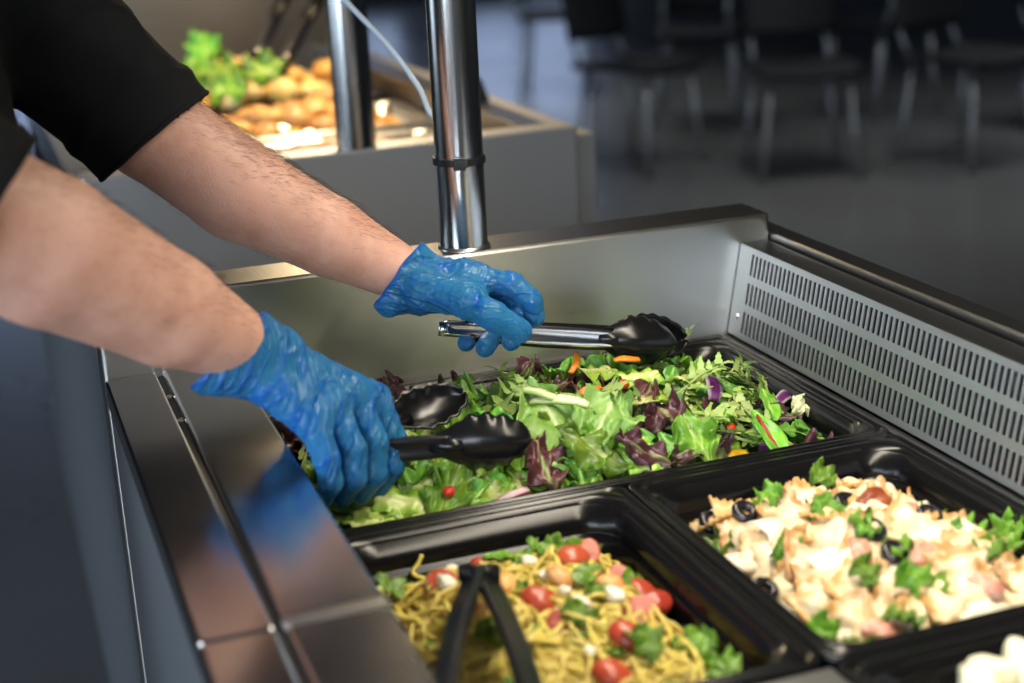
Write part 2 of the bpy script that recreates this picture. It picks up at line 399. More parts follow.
# ------------------------------------------------------------------ black pans
def rrect(w, d, r, z, n=7, cx=0, cy=0):
    o = []
    for sx, sy, a0 in ((1, 1, 0), (-1, 1, PI / 2), (-1, -1, PI), (1, -1, 1.5 * PI)):
        for k in range(n + 1):
            a = a0 + PI / 2 * k / n; o.append((cx + sx * (w / 2 - r) + r * math.cos(a), cy + sy * (d / 2 - r) + r * math.sin(a), z))
    return o
def pan(label, cx, cy, w, d, depth=.1):
    t = thing('food_pan', label, 'pan', (cx, cy, 0), group='black pans set into the counter')
    w -= .0016; d -= .0016
    m = MB(); m.loft([rrect(w - .003, d - .003, .010, -.0095), rrect(w, d, .012, -.008), rrect(w, d, .012, -.001), rrect(w - .002, d - .002, .012, 0),
                      rrect(w - .008, d - .008, .012, .0004), rrect(w - .0105, d - .0105, .012, -.0022), rrect(w - .0145, d - .0145, .013, -.0022), rrect(w - .017, d - .017, .014, .0002),
                      rrect(w - .023, d - .023, .022, 0), rrect(w - .027, d - .027, .030, -.002), rrect(w - .029, d - .029, .034, -.005)])
    obj('rim', m, M['blackpan'], t, sm=True)
    m = MB(); L_ = [rrect(w - .029, d - .029, .034, -.005), rrect(w - .032, d - .032, .034, -.028), rrect(w - .0335, d - .0335, .034, -.0305),
                    rrect(w - .041, d - .041, .034, -.0325), rrect(w - .043, d - .043, .034, -.0345), rrect(w - .060, d - .060, .030, -depth + .008), rrect(w - .072, d - .072, .026, -depth)]
    m.loft(L_); n = len(L_[0]); m.f.append(tuple(len(m.v) - n + k for k in range(n)))
    obj('basin', m, M['blackpan'], t, sm=True, solid=.002)
    return t
pan('long black pan of mixed leaf salad in front of the counter end panel', 0, .1625, .53, .325)
pan('black pan of pesto spaghetti with tomatoes beside the steel rail', -.1325, -.1625, .265, .325)
pan('black pan of creamy ravioli under the slotted vent', .1325, -.1625, .265, .325)
pan('black pan of pale chunks cut off by the picture corner, nearest the viewer', .1325, -.4885, .265, .325)
# ------------------------------------------------------------------ food materials
def N(p): return mnoise.noise(Vector(p))
M['lettuce'] = mat('green_lettuce', (.075, .205, .016), .36, attr=(.36, .46, .12), rand=.42, vary=(60, (.17, .36, .03), .4, .65), bump=(160, .5, .002), sss=.0)
M['romaine'] = mat('romaine', (.17, .33, .022), .34, attr=(.60, .64, .26), rand=.28, vary=(70, (.31, .48, .05), .4, .65), bump=(120, .5, .002))
M['broad'] = mat('pale_broad_leaf', (.14, .29, .045), .42, attr=(.46, .55, .26), vary=(40, (.22, .37, .09), .4, .65), bump=(150, .6, .002))
M['redleaf'] = mat('red_lettuce', (.050, .012, .018), .34, attr=(.20, .26, .07), rand=.30, vary=(60, (.10, .028, .035), .4, .65), bump=(160, .5, .002))
M['rocket'] = mat('rocket', (.060, .21, .022), .36, attr=(.20, .36, .07), rand=.28, vary=(50, (.11, .29, .035), .4, .65), bump=(150, .4, .0015))
M['spinach'] = mat('baby_leaf', (.035, .15, .022), .32, attr=(.16, .30, .07), rand=.25, vary=(50, (.07, .22, .03), .4, .65), bump=(150, .4, .0015))
M['frisee'] = mat('frisee', (.16, .30, .035), .4, attr=(.44, .50, .20), rand=.25)
M['stem_red'] = mat('red_stem', (.35, .02, .03), .35)
M['cabbage'] = mat('red_cabbage', (.11, .012, .11), .35, attr=(.62, .50, .58), rand=.2, bump=(120, .4, .001))
M['carrot'] = mat('carrot', (.75, .20, .015), .4, rand=.1, bump=(200, .3, .001))
M['pepper'] = mat('red_pepper', (.62, .045, .018), .3, rand=.12)
M['ribwhite'] = mat('white_rib', (.62, .64, .42), .35, attr=(.35, .47, .14), bump=(120, .4, .001))
M['pinkstrip'] = mat('pink_rib', (.55, .42, .42), .4, attr=(.40, .12, .20))
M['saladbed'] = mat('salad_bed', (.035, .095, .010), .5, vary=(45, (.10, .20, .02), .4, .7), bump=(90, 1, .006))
M['herb'] = mat('parsley', (.062, .165, .006), .42, rand=.25, vary=(80, (.13, .26, .015), .4, .65), bump=(200, .5, .001))
M['pasta'] = mat('pesto_spaghetti', (.74, .57, .15), .34, rand=.14, vary=(120, (.62, .52, .10), .35, .65), bump=(300, .25, .0006))
M['pastabed'] = mat('pasta_bed', (.46, .36, .07), .45, vary=(90, (.62, .48, .11), .4, .65), bump=(110, 1, .004))
M['tomato'] = mat('cherry_tomato', (.42, .062, .026), .3, attr=(.62, .24, .13), rand=.12)
M['feta'] = mat('white_cheese', (.80, .76, .62), .55, bump=(220, .6, .0015), rand=.05)
M['salmon'] = mat('roast_chunk', (.72, .33, .09), .42, vary=(90, (.80, .52, .22), .4, .65), bump=(150, .7, .002), rand=.1)
M['mushroom'] = mat('brown_mushroom', (.16, .065, .025), .4, vary=(90, (.42, .25, .10), .45, .7), bump=(120, .7, .002))
M['ravioli'] = mat('baked_ravioli', (.72, .575, .345), .46, attr=(.50, .26, .075), rand=.12, vary=(60, (.76, .66, .46), .4, .65), bump=(140, .5, .0016))
M['sauce'] = mat('cream_sauce', (.84, .78, .62), .33, vary=(40, (.80, .69, .49), .45, .7), bump=(110, .7, .003))
M['cheese'] = mat('shaved_cheese', (.84, .77, .58), .45, attr=(.62, .40, .24), rand=.06, bump=(120, .35, .001))
M['olive'] = mat('black_olive', (.012, .010, .014), .22, attr=(.05, .03, .03))
M['bacon'] = mat('ham_chunk', (.55, .22, .15), .4, vary=(80, (.75, .50, .38), .45, .65), bump=(160, .6, .0015))
M['sundried'] = mat('sundried_tomato', (.20, .035, .015), .38, bump=(140, .8, .002), vary=(70, (.35, .10, .03), .45, .7))
M['potato'] = mat('pale_chunk', (.80, .78, .60), .45, vary=(70, (.74, .72, .48), .45, .65), bump=(160, .4, .0015), rand=.05)

# ------------------------------------------------------------------ leaf builders (x along the leaf, z its upper side)
def ruffled(L, Wd, seed, ruff=.010, jag=.22, curl=.3, ribw=.10, nu=28, nv=20, cup=.12, base=.25):
    r = random.Random(seed); o = r.uniform(0, 50); m = MB()
    def fn(u, v):
        s = v * 2 - 1
        w = Wd / 2 * (math.sin(PI * min(1, u * .86 + .10)) ** .55) * (base + (1 - base) * min(1, u * 2.2))
        w *= 1 + jag * (N((u * 9 + o, 3 + (1 if s > 0 else -1), o)) + .5 * N((u * 24 + o, s > 0, 1.7)))
        x = L * (u + .07 * N((s * 4 + o, u * 2, 7)) * (u > .5)); y = s * w
        z = ruff * abs(s) ** 1.6 * (math.sin(u * 17 + o + s * 1.5) + .7 * N((u * 9 + o, s * 3, 2))) * 1.1
        z += .006 * N((u * 5 + o, s * 3 + o, .3)) + cup * abs(y) ** 1.0 * .6
        a = curl * (u - .3) * 1.3
        return (x * math.cos(a * .5), y, z + x * math.sin(a * .5) * .8)
    def tn(u, v):
        s = abs(v * 2 - 1)
        rib = max(0, 1 - s / (ribw * (1.3 - u))) if u < 1.2 else 0
        vein = .35 * max(0, 1 - abs(math.sin((u * 6 - s * 2.2) * PI)) * 5) * (1 - s)
        return min(1, rib + vein + .15 * max(0, 1 - u * 3))
    m.grid(nu, nv, fn, tn); return m
def chunk(L, Wd, seed, bend=.8):
    r = random.Random(seed); o = r.uniform(0, 50); m = MB()
    def fn(u, v):
        s = v * 2 - 1; a = s * bend
        x = L * (u - .5) * (1 + .10 * N((s * 3 + o, 1, 2))); y = Wd / 2 * math.sin(a) / math.sin(bend) * (1 + .12 * N((u * 4 + o, 2, s > 0)))
        z = Wd / 2 * (math.cos(a) - 1) * .9 + .004 * N((u * 6 + o, s * 4, 1)) + .003 * abs(s) * math.sin(u * 16 + o)
        return (x, y, z)
    def tn(u, v):
        s = v * 2 - 1; return max(0, min(1, 1.1 - abs(s - .25 * math.sin(o)) * 2.0)) * .9 + .1 * (abs(math.sin(s * 12)) > .92)
    m.grid(14, 14, fn, tn); return m
def lobed(L, Wd, seed):
    r = random.Random(seed); o = r.uniform(0, 9); m = MB(); nl = r.choice((3, 4)); curl = r.uniform(-.4, .5)
    def fn(u, v):
        s = v * 2 - 1
        e = max(0, u - .18) / .82
        lob = .30 + .70 * abs(math.sin(e * PI * nl * .5 + .5)) ** 1.3
        w = Wd / 2 * (.10 if u < .18 else (.12 + .95 * math.sin(PI * min(1, .16 + e * .84)) ** .7 * (lob if e < .62 else 1)))
        x = L * u; a = curl * u
        return (x * math.cos(a * .6), s * w + .005 * math.sin(u * 5 + o), x * math.sin(a * .6) * .7 + .004 * N((u * 5 + o, s * 2, 1)) + abs(s) * w * .25)
    m.grid(26, 6, fn, lambda u, v: max(0, 1 - abs(v * 2 - 1) * 4) * .9 + (.5 if u < .18 else 0)); return m
def oval(L, Wd, seed):
    r = random.Random(seed); o = r.uniform(0, 9); m = MB(); curl = r.uniform(-.3, .4)
    def fn(u, v):
        s = v * 2 - 1; w = Wd / 2 * max(.02, math.sin(PI * (.03 + .97 * u) ** .85)) ** .75
        a = curl * u
        return (L * u * math.cos(a * .5), s * w, L * u * math.sin(a * .5) * .7 + abs(s) * w * .35 + .003 * N((u * 5 + o, s * 3, 2)))
    m.grid(16, 10, fn, lambda u, v: max(0, 1 - abs(v * 2 - 1) * 7) * .8); return m
def frizz(L, seed):
    r = random.Random(seed); m = MB(); pts = [(0, 0, 0)]; d = Vector((1, 0, .2)); p = Vector((0, 0, 0)); P = [p.copy()]
    for i in range(7):
        d = (d + Vector((0, r.uniform(-.25, .25), r.uniform(-.2, .25)))).normalized(); p = p + d * L / 7; P.append(p.copy())
    m.tube(P, [.0021 - .00018 * i for i in range(8)], 6, t=[1 - .1 * i for i in range(8)])
    for i in range(1, 8):
        for sd in (-1, 1):
            q = P[i].copy(); dd = Vector((.6, sd * r.uniform(.6, 1.1), r.uniform(-.1, .6))).normalized(); ln = L * r.uniform(.16, .34); w = r.uniform(.0022, .0042)
            V = []; T = []
            for k in range(6):
                e = k / 5; dd2 = (dd + Vector((0, 0, .4 * math.sin(e * 4 + i)))).normalized(); q = q + dd2 * ln / 5
                nn = Vector((-dd.y, dd.x, 0)).normalized(); ww = w * (1 - e * .75) * (1 + .5 * (k % 2))
                V += [q - nn * ww, q + nn * ww]; T += [.5 - .4 * e] * 2
            m.add(V, [(2 * k, 2 * k + 1, 2 * k + 3, 2 * k + 2) for k in range(5)], T)
    return m
def strip(L, Wd, th, seed, bend=.6, edge=True):
    r = random.Random(seed); o = r.uniform(0, 9); m = MB()
    def fn(u, v):
        s = v * 2 - 1; a = bend * (u - .5) * 2; R_ = L / (2 * bend)
        w = Wd / 2 * (.55 + .45 * math.sin(PI * (.08 + .84 * u)))
        return (R_ * math.sin(a), s * w + .002 * math.sin(u * 4 + o), R_ * (math.cos(a) - 1) + .0012 * N((u * 6, s, o)))
    m.grid(12, 4, fn, lambda u, v: 1.0 if (edge and abs(v * 2 - 1) > .8) else 0); return m
def lump(sx, sy, sz, seed, rough=.25, sharp=1.0, n=3):
    b = bmesh.new(); bmesh.ops.create_icosphere(b, subdivisions=n, radius=1)
    r = random.Random(seed); o = Vector((r.uniform(0, 99), r.uniform(0, 99), r.uniform(0, 99)))
    for v in b.verts:
        c = v.co.copy(); k = max(abs(c.x), abs(c.y), abs(c.z)); c = c.lerp(c / k * .82, 1 - sharp) * (1 + rough * mnoise.noise(v.co * 1.3 + o) + rough * .4 * mnoise.noise(v.co * 4 + o))
        v.co = Vector((c.x * sx, c.y * sy, c.z * sz))
    me = bpy.data.meshes.new('lump'); b.to_mesh(me); b.free(); smooth(me); return me
def finish(mb, m, th=.0007):
    """thin leaf sheet -> closed leaf with real thickness"""
    me = mb.mesh('leaf'); me.materials.append(m); smooth(me)
    b = bmesh.new(); b.from_mesh(me); bmesh.ops.recalc_face_normals(b, faces=b.faces[:])
    if sum(f.normal.z * f.calc_area() for f in b.faces) < 0: bmesh.ops.reverse_faces(b, faces=b.faces[:])
    if th:
        ext = max(v.co.length for v in b.verts); b0 = b.copy(); bmesh.ops.solidify(b, geom=b.faces[:], thickness=th)
        if max(v.co.length for v in b.verts) > ext * 1.08 + .002: b.free(); b = b0     # a folded corner spiked: keep the sheet
        else: b0.free()
    b.to_mesh(me); b.free(); smooth(me); return me
def lay(name, me, pos, nrm, spin, label, cat, group=None, kids=()):
    o = bpy.data.objects.new(name, me); COL.objects.link(o)
    z = Vector(nrm).normalized(); x = Vector((math.cos(spin), math.sin(spin), 0)); x = (x - z * x.dot(z)).normalized(); y = z.cross(x)
    mt = Matrix((x, y, z)).transposed().to_4x4(); mt.translation = Vector(pos); o.matrix_world = mt
    tag(o, label, cat, group)
    for kn, km in kids:
        k = bpy.data.objects.new(kn, km); COL.objects.link(k); k.parent = o
    return o

# ------------------------------------------------------------------ salad
SX, SY0, SY1 = .234, .029, .296
def sal_h(x, y):
    u = x / SX; v = (y - .1625) / .134
    e = max(abs(u) ** 2.6, abs(v) ** 3.2)
    return .010 - .034 * e + .007 * N((x * 14, y * 14, 3)) - .010 * max(0, u - .5)
def grad(h, x, y):
    d = .006; return Vector((-(h(x + d, y) - h(x - d, y)) / (2 * d), -(h(x, y + d) - h(x, y - d)) / (2 * d), 1)).normalized()
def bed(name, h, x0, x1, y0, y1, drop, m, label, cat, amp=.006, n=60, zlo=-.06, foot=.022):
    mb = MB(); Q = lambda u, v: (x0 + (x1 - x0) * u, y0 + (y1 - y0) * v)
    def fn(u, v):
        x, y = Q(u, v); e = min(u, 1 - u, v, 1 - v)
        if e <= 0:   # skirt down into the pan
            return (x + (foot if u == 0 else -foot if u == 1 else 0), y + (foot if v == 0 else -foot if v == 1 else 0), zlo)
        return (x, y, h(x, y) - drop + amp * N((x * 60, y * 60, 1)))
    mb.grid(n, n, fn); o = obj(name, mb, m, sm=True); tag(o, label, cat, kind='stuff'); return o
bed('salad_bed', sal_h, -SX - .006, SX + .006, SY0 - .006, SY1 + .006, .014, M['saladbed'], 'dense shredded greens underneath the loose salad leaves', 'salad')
def region(x, y):
    a = 'near the open black tongs' if x < -.085 else 'in the middle of the long pan' if x < .085 else 'at the slotted vent end'
    b = 'along the rear' if y > .165 else 'along the front'
    return a + ', ' + b
kinds = {
 'lettuce_leaf': ([finish(ruffled(L, w, s, ruff, jag), M['lettuce']) for L, w, s, ruff, jag in ((.066, .048, 1, .007, .25), (.055, .044, 2, .008, .3), (.072, .040, 3, .006, .25), (.05, .05, 4, .008, .3))], 'frilly green lettuce leaf', 'green lettuce leaves in the salad'),
 'romaine_piece': ([finish(chunk(L, w, s, b), M['romaine'], .0012) for L, w, s, b in ((.040, .030, 5, .8), (.034, .036, 6, .6), (.048, .028, 7, .9), (.03, .024, 8, .5))], 'chopped yellow-green romaine piece', 'chopped romaine pieces in the salad'),
 'red_lettuce_leaf': ([finish(ruffled(L, w, s, ruff, jag, ribw=.16), M['redleaf']) for L, w, s, ruff, jag in ((.058, .040, 9, .009, .4), (.048, .042, 10, .010, .45), (.064, .032, 11, .008, .4))], 'dark red ruffled lettuce leaf', 'red lettuce leaves in the salad'),
 'rocket_leaf': ([finish(lobed(L, w, s), M['rocket'], .0005) for L, w, s in ((.062, .026, 12), (.055, .022, 13), (.07, .024, 14), (.05, .026, 15))], 'slim lobed green rocket leaf', 'rocket leaves in the salad'),
 'baby_leaf': ([finish(oval(L, w, s), M['spinach'], .0005) for L, w, s in ((.045, .026, 16), (.038, .024, 17), (.05, .022, 18))], 'small oval dark green baby leaf', 'baby leaves in the salad'),
 'frisee_sprig': ([finish(frizz(L, s), M['frisee'], 0) for L, s in ((.06, 19), (.05, 20), (.066, 21), (.056, 22))], 'pale yellow-green feathery frisee sprig', 'frisee sprigs in the salad'),
}
def put_salad(kind, x, y, lift, tilt, spin, label=None, group=True, me=None, scale=1, kids=()):
    ms, lab, grp = kinds[kind] if kind in kinds else (None, None, None)
    g = grad(sal_h, x, y); n = (g + Vector((rnd.uniform(-tilt, tilt), rnd.uniform(-tilt, tilt), 0))).normalized()
    me = me or rnd.choice(ms); c = Vector((math.cos(spin), math.sin(spin), 0))
    off = 0 if kind == 'romaine_piece' else -.022
    p = Vector((x, y, sal_h(x, y) + lift)) + c * off
    o = lay(kind, me, p, n, spin, label or (lab + ' ' + region(x, y)), 'salad leaf', (grp if group else None), kids)
    if scale != 1: o.scale = (scale,) * 3
    return o
def scatter(n, mind, x0, x1, y0, y1):
    pts = []
    for _ in range(n * 60):
        p = (rnd.uniform(x0, x1), rnd.uniform(y0, y1))
        if all((p[0] - q[0]) ** 2 + (p[1] - q[1]) ** 2 > mind * mind for q in pts): pts.append(p)
        if len(pts) >= n: break
    return pts
pts = scatter(300, .0122, -SX + .012, SX - .012, SY0 + .012, SY1 - .012)
for i, (x, y) in enumerate(pts):
    u = x / SX; v = (y - .1625) / .134
    q = rnd.random()
    if u < -.25:
        k = 'romaine_piece' if q < .42 else 'lettuce_leaf' if q < .84 else 'rocket_leaf' if q < .92 else 'frisee_sprig'
        if v > .35 and q > .55: k = 'red_lettuce_leaf'
    elif u < .35:
        k = 'lettuce_leaf' if q < .28 else 'romaine_piece' if q < .48 else 'red_lettuce_leaf' if q < .57 else 'rocket_leaf' if q < .82 else 'baby_leaf' if q < .92 else 'frisee_sprig'
    else:
        k = 'rocket_leaf' if q < .34 else 'frisee_sprig' if q < .54 else 'lettuce_leaf' if q < .68 else 'baby_leaf' if q < .82 else 'red_lettuce_leaf' if q < .92 else 'romaine_piece'
    edge = max(abs(u), abs(v)) > .8
    sp = math.atan2(-(y - .1625), -x) + rnd.uniform(-.9, .9) if edge else rnd.uniform(0, 2 * PI)
    put_salad(k, x, y, rnd.uniform(-.008, .004), .28 if edge else .5, sp)
def S_at(px, py, z=.02): p = onz(px, py, z); return p.x, p.y
# single pieces one can point to
lay('lettuce_leaf', finish(ruffled(.118, .092, 31, .007, .25, curl=-.25, ribw=.05, nu=40, nv=28, cup=.05), M['broad']), (-.030, .148, .046), (.15, -.42, 1), -1.30, 'large flat pale green lettuce leaf spread over the middle of the salad', 'salad leaf')
lay('lettuce_leaf', finish(ruffled(.085, .062, 32, .008, .3, curl=-.2, ribw=.05, nu=34, nv=24, cup=.05), M['broad']), (.052, .118, .040), (.1, -.40, 1), -2.2, 'second pale green leaf folded across the middle of the salad, right of the large one', 'salad leaf')
x, y = S_at(516, 386, .045); put_salad('white_rib', x, y, .036, .1, 2.1, 'upright white lettuce rib in front of the red leaves', False, finish(strip(.046, .014, .002, 33, .35), M['ribwhite'], .003))
x, y = S_at(582, 396, .045); put_salad('lettuce_rib', x, y, .034, .1, -.7, 'pale green-edged lettuce rib beside the dark red leaf', False, finish(strip(.055, .012, .002, 34, .3), M['ribwhite'], .003))
for (px, py, sp, lb) in ((440, 380, .4, 'dark red curled lettuce leaf at the rear rim, left of the white rib'), (410, 384, 1.2, 'small dark red lettuce leaf at the rear rim behind the far tong jaw'), (462, 372, 2.2, 'dark red lettuce frill standing at the rear rim, under the far glove'),
                         (552, 380, 1.0, 'long dark red lettuce leaf beside the white rib'), (572, 388, -.4, 'dark red lettuce leaf lying over the pale broad leaf'), (668, 415, 1.7, 'big dark purple lettuce leaf right of the romaine square'),
                         (690, 430, .2, 'dark purple folded lettuce leaf in front of the frisee'), (655, 440, 2.6, 'bronze lettuce leaf with pale underside at the front rim'), (820, 418, 2.5, 'dark purple lettuce tip in the front right salad corner')):
    x, y = S_at(px, py, .018); put_salad('red_lettuce_leaf', x, y, .012, .35, sp, lb, False)
for (px, py, sp, lb) in ((575, 372, 1.1, 'upright orange carrot sliver behind the pale broad leaf'), (628, 373, .1, 'orange carrot sliver lying under the black tong head'), (470, 470, .3, 'orange carrot sliver below the near tong jaw'), (592, 405, .5, 'carrot piece half hidden beside the large pale leaf'), (520, 472, .4, 'orange sliver at the front rim, right of the glove')):
    x, y = S_at(px, py, .025)
    me = finish(strip(.026, .007, .002, px, .3, False), M['carrot'], .0028)
    g = Vector((0, -.8, 1)) if px == 575 else Vector((.1, -.2, 1)); o = lay('carrot_sliver', me, (x, y, sal_h(x, y) + (.030 if px in (575, 628, 592) else .018)), g, sp, lb, 'carrot')
for (px, py, lb) in ((624, 391, 'red pepper dice beside the long romaine strip'), (447, 462, 'red tomato dice under the near tong jaw'), (730, 408, 'small red pepper dice among the green leaves')):
    x, y = S_at(px, py, .028); me = lump(.0055, .005, .0045, px, .12, .25, 2); me.materials.append(M['pepper'])
    lay('pepper_dice', me, (x, y, sal_h(x, y) + (.026 if px == 624 else .016)), (.2, -.3, 1), .5, lb, 'pepper')
for (px, py, sp, lb, s_) in ((715, 382, 1.2, 'purple cabbage shred with white core left of the frisee', 1), (788, 420, -.6, 'broad purple cabbage strip near the front right salad corner', 1.3), (806, 424, -.5, 'second purple cabbage strip at the front right corner', 1.1), (785, 368, .3, 'purple cabbage shred near the vent end rear corner', .7), (565, 470, .9, 'purple cabbage bit at the front rim', .6), (455, 405, 1.2, 'purple cabbage bit between the two tong jaws', .6)):
    x, y = S_at(px, py, .02); me = finish(strip(.040 * s_, .017 * s_, .002, px, .7), M['cabbage'], .0016)
    lay('cabbage_shred', me, (x, y, sal_h(x, y) + .022), (.2, -.5, 1), sp, lb, 'cabbage')
for (px, py, sp, lb) in ((640, 380, .05, 'long yellow-green romaine strip under the black tong head'), (600, 378, -.1, 'crinkled yellow romaine piece right of the upright carrot'), (640, 434, 1.5, 'square yellow-green romaine piece left of the purple leaf'), (645, 400, 1.4, 'upright romaine piece below the red pepper dice'), (690, 372, .6, 'pale romaine strip beside the tip of the tong head')):
    x, y = S_at(px, py, .025); put_salad('romaine_piece', x, y, .022, .2, sp, lb, False)
for (px, py, sp, lb) in ((735, 405, 1.4, 'tall pale frisee sprig in the middle of the vent end'), (752, 440, -1.2, 'frisee sprig with white stem at the front rim'), (722, 360, .9, 'upright yellow frisee tip at the rear, by the vent end')):
    x, y = S_at(px, py, .02); put_salad('frisee_sprig', x, y, .016, .3, sp, lb, False, scale=1.05)
x, y = S_at(760, 420, .022)
stem = finish(strip(.05, .0028, .001, 5, .12, False), M['stem_red'], .0016)
stem.transform(Matrix.Translation((.026, 0, .0018)))
lay('chard_leaf', finish(oval(.058, .026, 41), M['lettuce'], .0006), (x + .012, y - .022, sal_h(x, y) + .014), (.25, -.65, 1), 1.75, 'green chard leaf with a red midrib at the front right', 'salad leaf', None, (('stem', stem),))
x, y = S_at(766, 405, .02); lay('baby_leaf', finish(oval(.055, .02, 42), M['lettuce'], .0006), (x, y - .015, sal_h(x, y) + .016), (.4, -.5, 1), 1.4, 'slender light green leaf standing beside the red-ribbed leaf', 'salad leaf')
x, y = S_at(745, 425, .02); me = finish(strip(.03, .016, .002, 3, .5, False), mat('yellow_pepper', (.62, .36, .02), .35), .003); lay('pepper_strip', me, (x, y, sal_h(x, y) + .012), (.2, -.6, 1), 2.4, 'yellow pepper strip behind the red-ribbed leaf', 'pepper')
x, y = S_at(505, 478, .01); me = finish(strip(.05, .008, .002, 35, .2), M['pinkstrip'], .0025); lay('lettuce_rib', me, (x, y, sal_h(x, y) + .014), (0, -.5, 1), .35, 'pinkish white lettuce rib along the front rim', 'salad leaf')
x, y = S_at(795, 378, .02); me = finish(ruffled(.028, .022, 36, .004, .4), M['ribwhite']); lay('lettuce_tip', me, (x, y, sal_h(x, y) + .016), (.2, -.6, 1), .6, 'small creamy white lettuce tip near the vent', 'salad leaf')

# ------------------------------------------------------------------ pesto spaghetti
def pas_h(x, y):
    u = (x + .135) / .098; v = (y + .1625) / .128
    e = max(abs(u) ** 2.4, abs(v) ** 3)
    return -.012 - .030 * e + .006 * N((x * 22, y * 22, 9))
bed('pasta_bed', pas_h, -.233, -.042, -.292, -.034, .003, M['pastabed'], 'mass of spaghetti underneath the loose top strands', 'pasta', amp=.006)
def strand(seed, x, y, L, lift):
    r = random.Random(seed); a = r.uniform(0, 2 * PI); P = []; c = r.uniform(-1, 1) * 26; n = 12; z0 = r.uniform(0, .007)
    for i in range(n + 1):
        zz = pas_h(x, y) + lift + z0 * math.sin(PI * i / n) + .002 * math.sin(i * 1.3 + seed)
        P.append((x, y, zz)); a += (c + r.uniform(-16, 16)) * L / n
        nx, ny = x + math.cos(a) * L / n, y + math.sin(a) * L / n
        if not (-.234 < nx < -.037 and -.293 < ny < -.030): a += PI * .6; nx, ny = x, y + 1e-4
        x, y = nx, ny
    return P
def tubemesh(P, r, m, n=7):
    mb = MB(); mb.tube(catmull(P, 3), r, n); me = mb.mesh('strand'); me.materials.append(m); smooth(me); return me
def pregion(x, y): return ('beside the steel rail' if x < -.15 else 'beside the ravioli pan') + (', towards the salad' if y > -.14 else ', towards the viewer')
for i in range(230):
    x = rnd.uniform(-.225, -.045); y = rnd.uniform(-.285, -.045)
    o = bpy.data.objects.new('spaghetti_strand', tubemesh(strand(i, x, y, rnd.uniform(.05, .11), rnd.uniform(-.002, .006)), .00165, M['pasta'])); COL.objects.link(o)
    tag(o, 'loose pesto-coated spaghetti strand ' + pregion(x, y), 'pasta', 'loose top strands of the pesto spaghetti')
mb = MB()
for i in range(200):
    x = rnd.uniform(-.228, -.042); y = rnd.uniform(-.288, -.038)
    mb.tube(strand(1000 + i, x, y, .08, -.004), .0016, 6)
tag(obj('spaghetti_tangle', mb, M['pasta'], sm=True), 'dense tangle of spaghetti below the loose strands', 'pasta', kind='stuff')
for (px, py, dx, dz, lb) in ((437, 528, .01, .020, 'spaghetti end sticking up at the rear of the pasta pan, near the salad rim'), (420, 545, .001, .018, 'straight spaghetti end standing at the rear left of the pasta pan'), (405, 560, -.01, .012, 'short spaghetti end leaning left above the green leaf')):
    b = onz(px + 8, py + 14, -.03); P = [b + Vector((.012, -.01, -.004)), b, b + Vector((dx * -.6, .004, dz * .5)), b + Vector((-dx, .006, dz))]
    o = bpy.data.objects.new('spaghetti_strand', tubemesh(P, .0017, M['pasta'])); COL.objects.link(o); tag(o, lb, 'pasta')
def half_tomato(seed, s=1):
    b = bmesh.new(); bmesh.ops.create_uvsphere(b, u_segments=20, v_segments=12, radius=.0125 * s)
    r = random.Random(seed)
    for v in b.verts:
        v.co.x *= 1.25; v.co.z = max(v.co.z, -.002) * .7; v.co += v.co.normalized() * .0008 * mnoise.noise(v.co * 200 + Vector((seed, 0, 0)))
    me = bpy.data.meshes.new('tomato'); b.to_mesh(me); b.free()
    a = me.attributes.new('tint', 'FLOAT', 'POINT'); a.data.foreach_set('value', [1.0 if v.co.z <= -.0015 and v.co.xy.length < .010 * s else 0.0 for v in me.vertices])
    me.materials.append(M['tomato']); smooth(me); return me
tom = [half_tomato(s, k) for s, k in ((1, .9), (2, .75), (3, .95))]
def pplace(name, me, px, py, z, n, sp, lb, cat, lift=.008, grp=None, hf=pas_h):
    p = onz(px, py, z); return lay(name, me, (p.x, p.y, hf(p.x, p.y) + lift), n, sp, lb, cat, grp)
for i, (px, py, fl, lb) in enumerate(((573, 560, 0, 'large red cherry tomato half at the rear of the pasta'), (588, 550, 1, 'cherry tomato half showing its cut face, rear of the pasta'), (640, 565, 0, 'red cherry tomato half near the ravioli pan rim, rearmost of three'), (655, 575, 0, 'cherry tomato half at the right edge of the pasta'), (618, 562, 1, 'small tomato half between the two rear tomatoes'), (628, 640, 0, 'big red tomato half in the lower right of the pasta'), (640, 610, 1, 'tomato half showing pink flesh at the right middle of the pasta'), (560, 633, 1, 'pale pink tomato slice in the middle of the pasta'), (612, 668, 0, 'red tomato half at the front of the pasta, by the green leaf'), (440, 583, 1, 'pinkish tomato half left of the tongs in the pasta'), (480, 552, 0, 'flat red tomato strip behind the tongs in the pasta'), (540, 610, 0, 'orange-red tomato half right of the tongs'))):
    pplace('tomato_half', tom[i % 3], px, py, -.012, (.2, -.5, 1) if not fl else (.1, .75, -.62), i * 1.1, lb, 'tomato', .0065)
herbs = [finish(oval(.026, .016, s), M['herb'], .0006) for s in (51, 52)] + [finish(lobed(.028, .022, s), M['herb'], .0006) for s in (53, 54)] + [finish(ruffled(.026, .024, s, .005, .45, nu=12, nv=10), M['herb'], .0006) for s in (55, 56)]
for i in range(34):
    x = rnd.uniform(-.22, -.05); y = rnd.uniform(-.28, -.05)
    lay('herb_leaf', rnd.choice(herbs), (x, y, pas_h(x, y) + rnd.uniform(.004, .010)), (rnd.uniform(-.5, .5), rnd.uniform(-.7, .2), 1), rnd.uniform(0, 6.3), 'small chopped green herb leaf in the spaghetti ' + pregion(x, y), 'herb', 'chopped herbs in the pasta')
